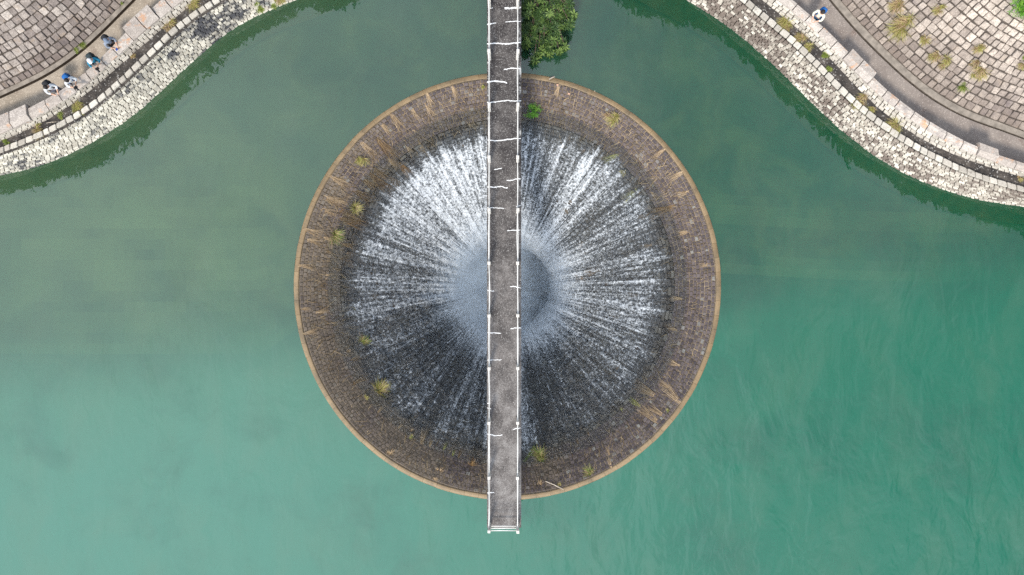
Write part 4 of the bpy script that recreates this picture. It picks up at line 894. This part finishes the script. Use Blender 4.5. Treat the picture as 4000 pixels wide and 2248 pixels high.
def person(head_px, face, label, shirt, trousers, bag=None, cap=None, lean=0.22, arms='rest', turn=0.0, strap=None, bag_label=None, gear=None):
    hp = P(head_px[0], head_px[1], Z_P + 1.56 * PS); fdir = Vector((face[0], face[1], 0)).normalized()
    # local frame: +y = facing, head at (0, yh, 1.56)
    yh = 0.09 + math.sin(lean) * 0.55
    rz = math.atan2(fdir.y, fdir.x) - math.pi / 2 + turn
    Rz = Matrix.Rotation(rz, 3, 'Z'); base = hp - Rz @ Vector((0, yh * PS, 0)); base.z = Z_P
    e = empty('person', base, label, 'person', 'people looking over the parapets', rz); e.scale = (PS, PS, PS)
    s, c = math.sin(lean), math.cos(lean)
    up = lambda h, x=0.0, y=0.0: Vector((x, y + s * h, 0.90 + c * h))      # along the leaning trunk
    sh = 0.50
    V = []; E = []
    def add(p, r, prev=None):
        V.append((Vector(p), r)); k = len(V) - 1
        if prev is not None: E.append((prev, k))
        return k
    pel = add(up(0), (0.135, 0.10)); w1 = add(up(0.18), (0.125, 0.09), pel); ch = add(up(0.38), (0.145, 0.10), w1); nk0 = add(up(0.50), (0.075, 0.07), ch)
    nk = add(up(0.57, 0, 0.01), 0.052, nk0); hd0 = add(up(0.645, 0, 0.04), (0.068, 0.075), nk); hd1 = add(up(0.70, 0, 0.035), (0.078, 0.092), hd0); hd2 = add(up(0.775, 0, 0.03), (0.055, 0.065), hd1)
    headc = up(0.70, 0, 0.035)
    arms_pts = {}
    for sg in (-1, 1):
        s0 = add(up(0.45, sg * 0.10), 0.068, ch); s1 = add(up(0.445, sg * 0.185), 0.058, s0)
        if arms == 'camera': el = up(0.22, sg * 0.25, 0.16); wr = up(0.40, sg * 0.085, 0.36)
        else: el = up(0.20, sg * 0.25, 0.12); wr = Vector((sg * 0.09, s * .45 + 0.25, 0.99))
        m1 = add((V[s1][0] + el) / 2, 0.047, s1); e1 = add(el, 0.041, m1); f1 = add((el + wr) / 2, 0.036, e1); w_ = add(wr, 0.026, f1)
        d = (wr - el).normalized(); hd = add(wr + d * 0.06, (0.036, 0.018), w_)
        latd = d.cross(Vector((0, 0, 1))).normalized()
        for fi, (o_, l_) in enumerate(((-.030, .058), (-.011, .068), (.010, .064), (.029, .050))):
            k1 = add(wr + d * 0.095 + latd * o_, 0.0088, hd); k2 = add(wr + d * (0.095 + l_ * .55) + latd * o_ * 1.1 + Vector((0, 0, -.006)), 0.0080, k1); add(wr + d * (0.095 + l_) + latd * o_ * 1.1 + Vector((0, 0, -.022)), 0.0068, k2)
        t1 = add(wr + d * 0.045 - latd * sg * -0.040, 0.0098, hd); add(wr + d * 0.078 - latd * sg * -0.058 + Vector((0, 0, -.01)), 0.0085, t1)
        arms_pts[sg] = (V[s1][0], el, wr)
        h0 = add((sg * 0.09, 0.0, 0.86), 0.092, pel); kn = add((sg * 0.10, 0.03, 0.49), 0.060, h0); an = add((sg * 0.105, -0.03, 0.09), 0.038, kn); add((sg * 0.115, 0.12, 0.035), (0.040, 0.028), an)
    skin_mesh('body', V, E, MS, e)
    # face
    mb = MB(); fz = headc
    mb.add([fz + Vector((-.014, .085, -.03)), fz + Vector((.014, .085, -.03)), fz + Vector((0, .115, -.035)), fz + Vector((0, .088, .015))], [(0, 1, 2), (0, 2, 3), (2, 1, 3)])
    for sg in (-1, 1): blob(mb, fz + Vector((sg * .082, .0, -.005)), (.012, .026, .034), seg=8, ringn=6)
    mb.build('face_features', MS, e, smooth=True)
    mb = MB()
    for sg in (-1, 1): blob(mb, fz + Vector((sg * .030, .083, .008)), (.012, .008, .008), seg=8, ringn=6)
    mb.box(fz + Vector((0, .084, -.058)), (.045, .008, .008)); mb.build('eyes_and_mouth', simple('dark_features', (.06, .03, .03)), e)
    # hair / cap
    Mx = Matrix.Rotation(-lean, 3, 'X')
    mb = MB(); blob(mb, headc + Vector((0, -.012, .018)), (.094, .110, .108), Mx, 16, 12, zmin=-0.25); mb.build('hair', MH, e, smooth=True)
    if cap:
        mb = MB(); blob(mb, headc + Vector((0, -.006, .030)), (.100, .115, .106), Mx, 16, 12, zmin=-0.05)
        pts = [headc + Vector((math.sin(t) * .095, .085 + math.cos(t) * .085, .035)) for t in np.linspace(-1.4, 1.4, 9)]; mb.add(pts + [q + Vector((0, 0, .008)) for q in pts], [tuple(range(8, -1, -1)), tuple(range(9, 18))] + [(k, k + 1, k + 10, k + 9) for k in range(8)])
        mb.build('cap', cap, e, smooth=True)
    # clothes
    V2 = []; E2 = []
    def ad2(p, r, prev=None):
        V2.append((Vector(p), r)); k = len(V2) - 1
        if prev is not None: E2.append((prev, k))
        return k
    a0 = ad2(up(-.03), (0.150, 0.118)); a1 = ad2(up(.18), (0.142, 0.112), a0); a2 = ad2(up(.38), (0.165, 0.120), a1); a3 = ad2(up(.505), (0.088, 0.082), a2)
    for sg in (-1, 1):
        s1, el, wr = arms_pts[sg]; b0 = ad2(up(.45, sg * .11), .080, a2); b1 = ad2(s1, .070, b0); b2 = ad2((s1 + el) / 2, .060, b1); b3 = ad2(el, .054, b2); ad2(el.lerp(wr, .55 if shirt[1] else .1), .045, b3)
    skin_mesh('shirt', V2, E2, shirt[0], e)
    V3 = [(Vector((0, 0, .93)), (.150, .118))]; E3 = []
    for sg in (-1, 1):
        k = len(V3); V3 += [(Vector((sg * .095, 0, .84)), .105), (Vector((sg * .102, .03, .49)), .074), (Vector((sg * .106, -.02, .13)), .058)]; E3 += [(0, k), (k, k + 1), (k + 1, k + 2)]
    skin_mesh('trousers', V3, E3, trousers, e)
    mb = MB()
    for sg in (-1, 1): blob(mb, Vector((sg * .112, .055, .045)), (.052, .135, .045), seg=12, ringn=8)
    mb.build('shoes', simple('shoe', (.05, .05, .055)), e, smooth=True)
    if bag:
        bw = Rz
        bc = up(.27, 0, -.23); be = empty('backpack', base + Rz @ bc * PS, bag_label, 'backpack', 'backpacks worn at the parapets', rz); be.scale = (PS, PS, PS)
        mb = MB(); Mr = Matrix.Rotation(-lean, 3, 'X'); vs_ = []
        # rounded pack body: superellipse rings
        for h_, wx, dy in ((-.22, .11, .075), (-.20, .145, .105), (-.05, .155, .12), (.10, .150, .115), (.18, .130, .10), (.225, .08, .06)):
            for k in range(16):
                t = 2 * math.pi * k / 16; cx_, sy_ = math.cos(t), math.sin(t); vs_.append(Mr @ Vector((wx * math.copysign(abs(cx_) ** .6, cx_), dy * math.copysign(abs(sy_) ** .6, sy_), h_)))
        mb.add(vs_, [(i * 16 + k, i * 16 + (k + 1) % 16, (i + 1) * 16 + (k + 1) % 16, (i + 1) * 16 + k) for i in range(5) for k in range(16)] + [tuple(range(16))[::-1], tuple(80 + k for k in range(16))])
        mb.build('pack_body', bag, be, smooth=True)
        mb = MB(); mb.box(Mr @ Vector((0, -.125, -.08)), (.20, .06, .18), Mr, taper=.85); mb.build('front_pocket', bag, be)
        for sg in (-1, 1):
            mb = MB(); pts = [Mr @ Vector((sg * .085, .06, .19)), Mr @ Vector((sg * .095, .17, .215)), Mr @ Vector((sg * .105, .30, .14)), Mr @ Vector((sg * .115, .335, .0)), Mr @ Vector((sg * .13, .24, -.14)), Mr @ Vector((sg * .12, .08, -.19))]
            mb.tube(pts, .022, 6); mb.build('strap', strap or bag, be, smooth=True)
    if gear == 'camera':
        gp = (arms_pts[-1][2] + arms_pts[1][2]) / 2 + Vector((0, .10, .02)); ge = empty('camera', base + Rz @ gp * PS, gear_label(label), 'camera', None, rz)
        kb = simple('black_plastic', (.02, .02, .022), .4); mb = MB(); mb.box((0, 0, 0), (.14, .06, .095)); mb.box((0, 0, .06), (.055, .05, .03), taper=.7); mb.build('camera_body', kb, ge)
        mb = MB(); mb.tube([(0, .03, 0), (0, .10, 0), (0, .15, 0)], [.036, .036, .042], 12); mb.build('lens', kb, ge, smooth=True)
    if gear == 'phone':
        gp = (arms_pts[-1][2] + arms_pts[1][2]) / 2 + Vector((0.05, .13, .03)); ge = empty('phone', base + Rz @ gp * PS, 'blue phone held by the walker in grey', 'phone', None, rz)
        mb = MB(); mb.box((0, 0, 0), (.075, .15, .010), Matrix.Rotation(.5, 3, 'X')); mb.build('phone_case', simple('blue_case', (.03, .10, .45), .4), ge)
def gear_label(l): return 'black camera held by the person with the blue backpack' if 'blue backpack' in l else 'black camera held by the person in the white cap'
cl = lambda n, c: simple(n, c, .85, .12, 14)
white_sh = cl('white_shirt', (.72, .74, .76)); grey_sh = cl('grey_shirt', (.24, .27, .33)); teal = cl('teal_jacket', (.02, .20, .32)); cream = cl('cream_shirt', (.74, .71, .58))
blk = cl('black_cloth', (.025, .026, .03)); navy = cl('navy_cloth', (.02, .06, .13)); blue = cl('blue_cloth', (.02, .12, .36)); dkgrey = cl('charcoal_cloth', (.035, .05, .055)); pale = cl('grey_trousers', (.30, .31, .36))
fl = (.63, -.77)
person((416, 160), fl, 'person in grey shirt and grey cap with black backpack, nearest the top', (grey_sh, True), blk, blk, cl('grey_cap', (.16, .20, .27)), .30, 'rest', .15, bag_label='black backpack on the person in grey', gear='phone')
person((351, 239), fl, 'person in white cap and teal jacket with charcoal backpack', (teal, True), navy, dkgrey, cl('white_cap', (.82, .82, .84)), .34, 'camera', -.1, bag_label='charcoal backpack on the person in the teal jacket', gear='camera')
person((262, 316), fl, 'dark haired person in white shirt with blue backpack, aiming a camera', (white_sh, True), blk, blue, None, .34, 'camera', .1, bag_label='bright blue backpack on the person in white', gear='camera')
person((181, 344), fl, 'dark haired person in white shirt with black straps, lowest of the four', (white_sh, True), pale, blk, None, .28, 'rest', .0, bag_label='small black backpack on the lowest of the four people')
person((3210, 52), (-.68, -.73), 'lone person in cream shirt with blue straps on the right path', (cream, True), navy, blue, None, .12, 'rest', .0, bag_label='blue backpack on the lone person at right')
for k, n_ in used.items():
    if n_ > 3: print('DUP', k, n_)
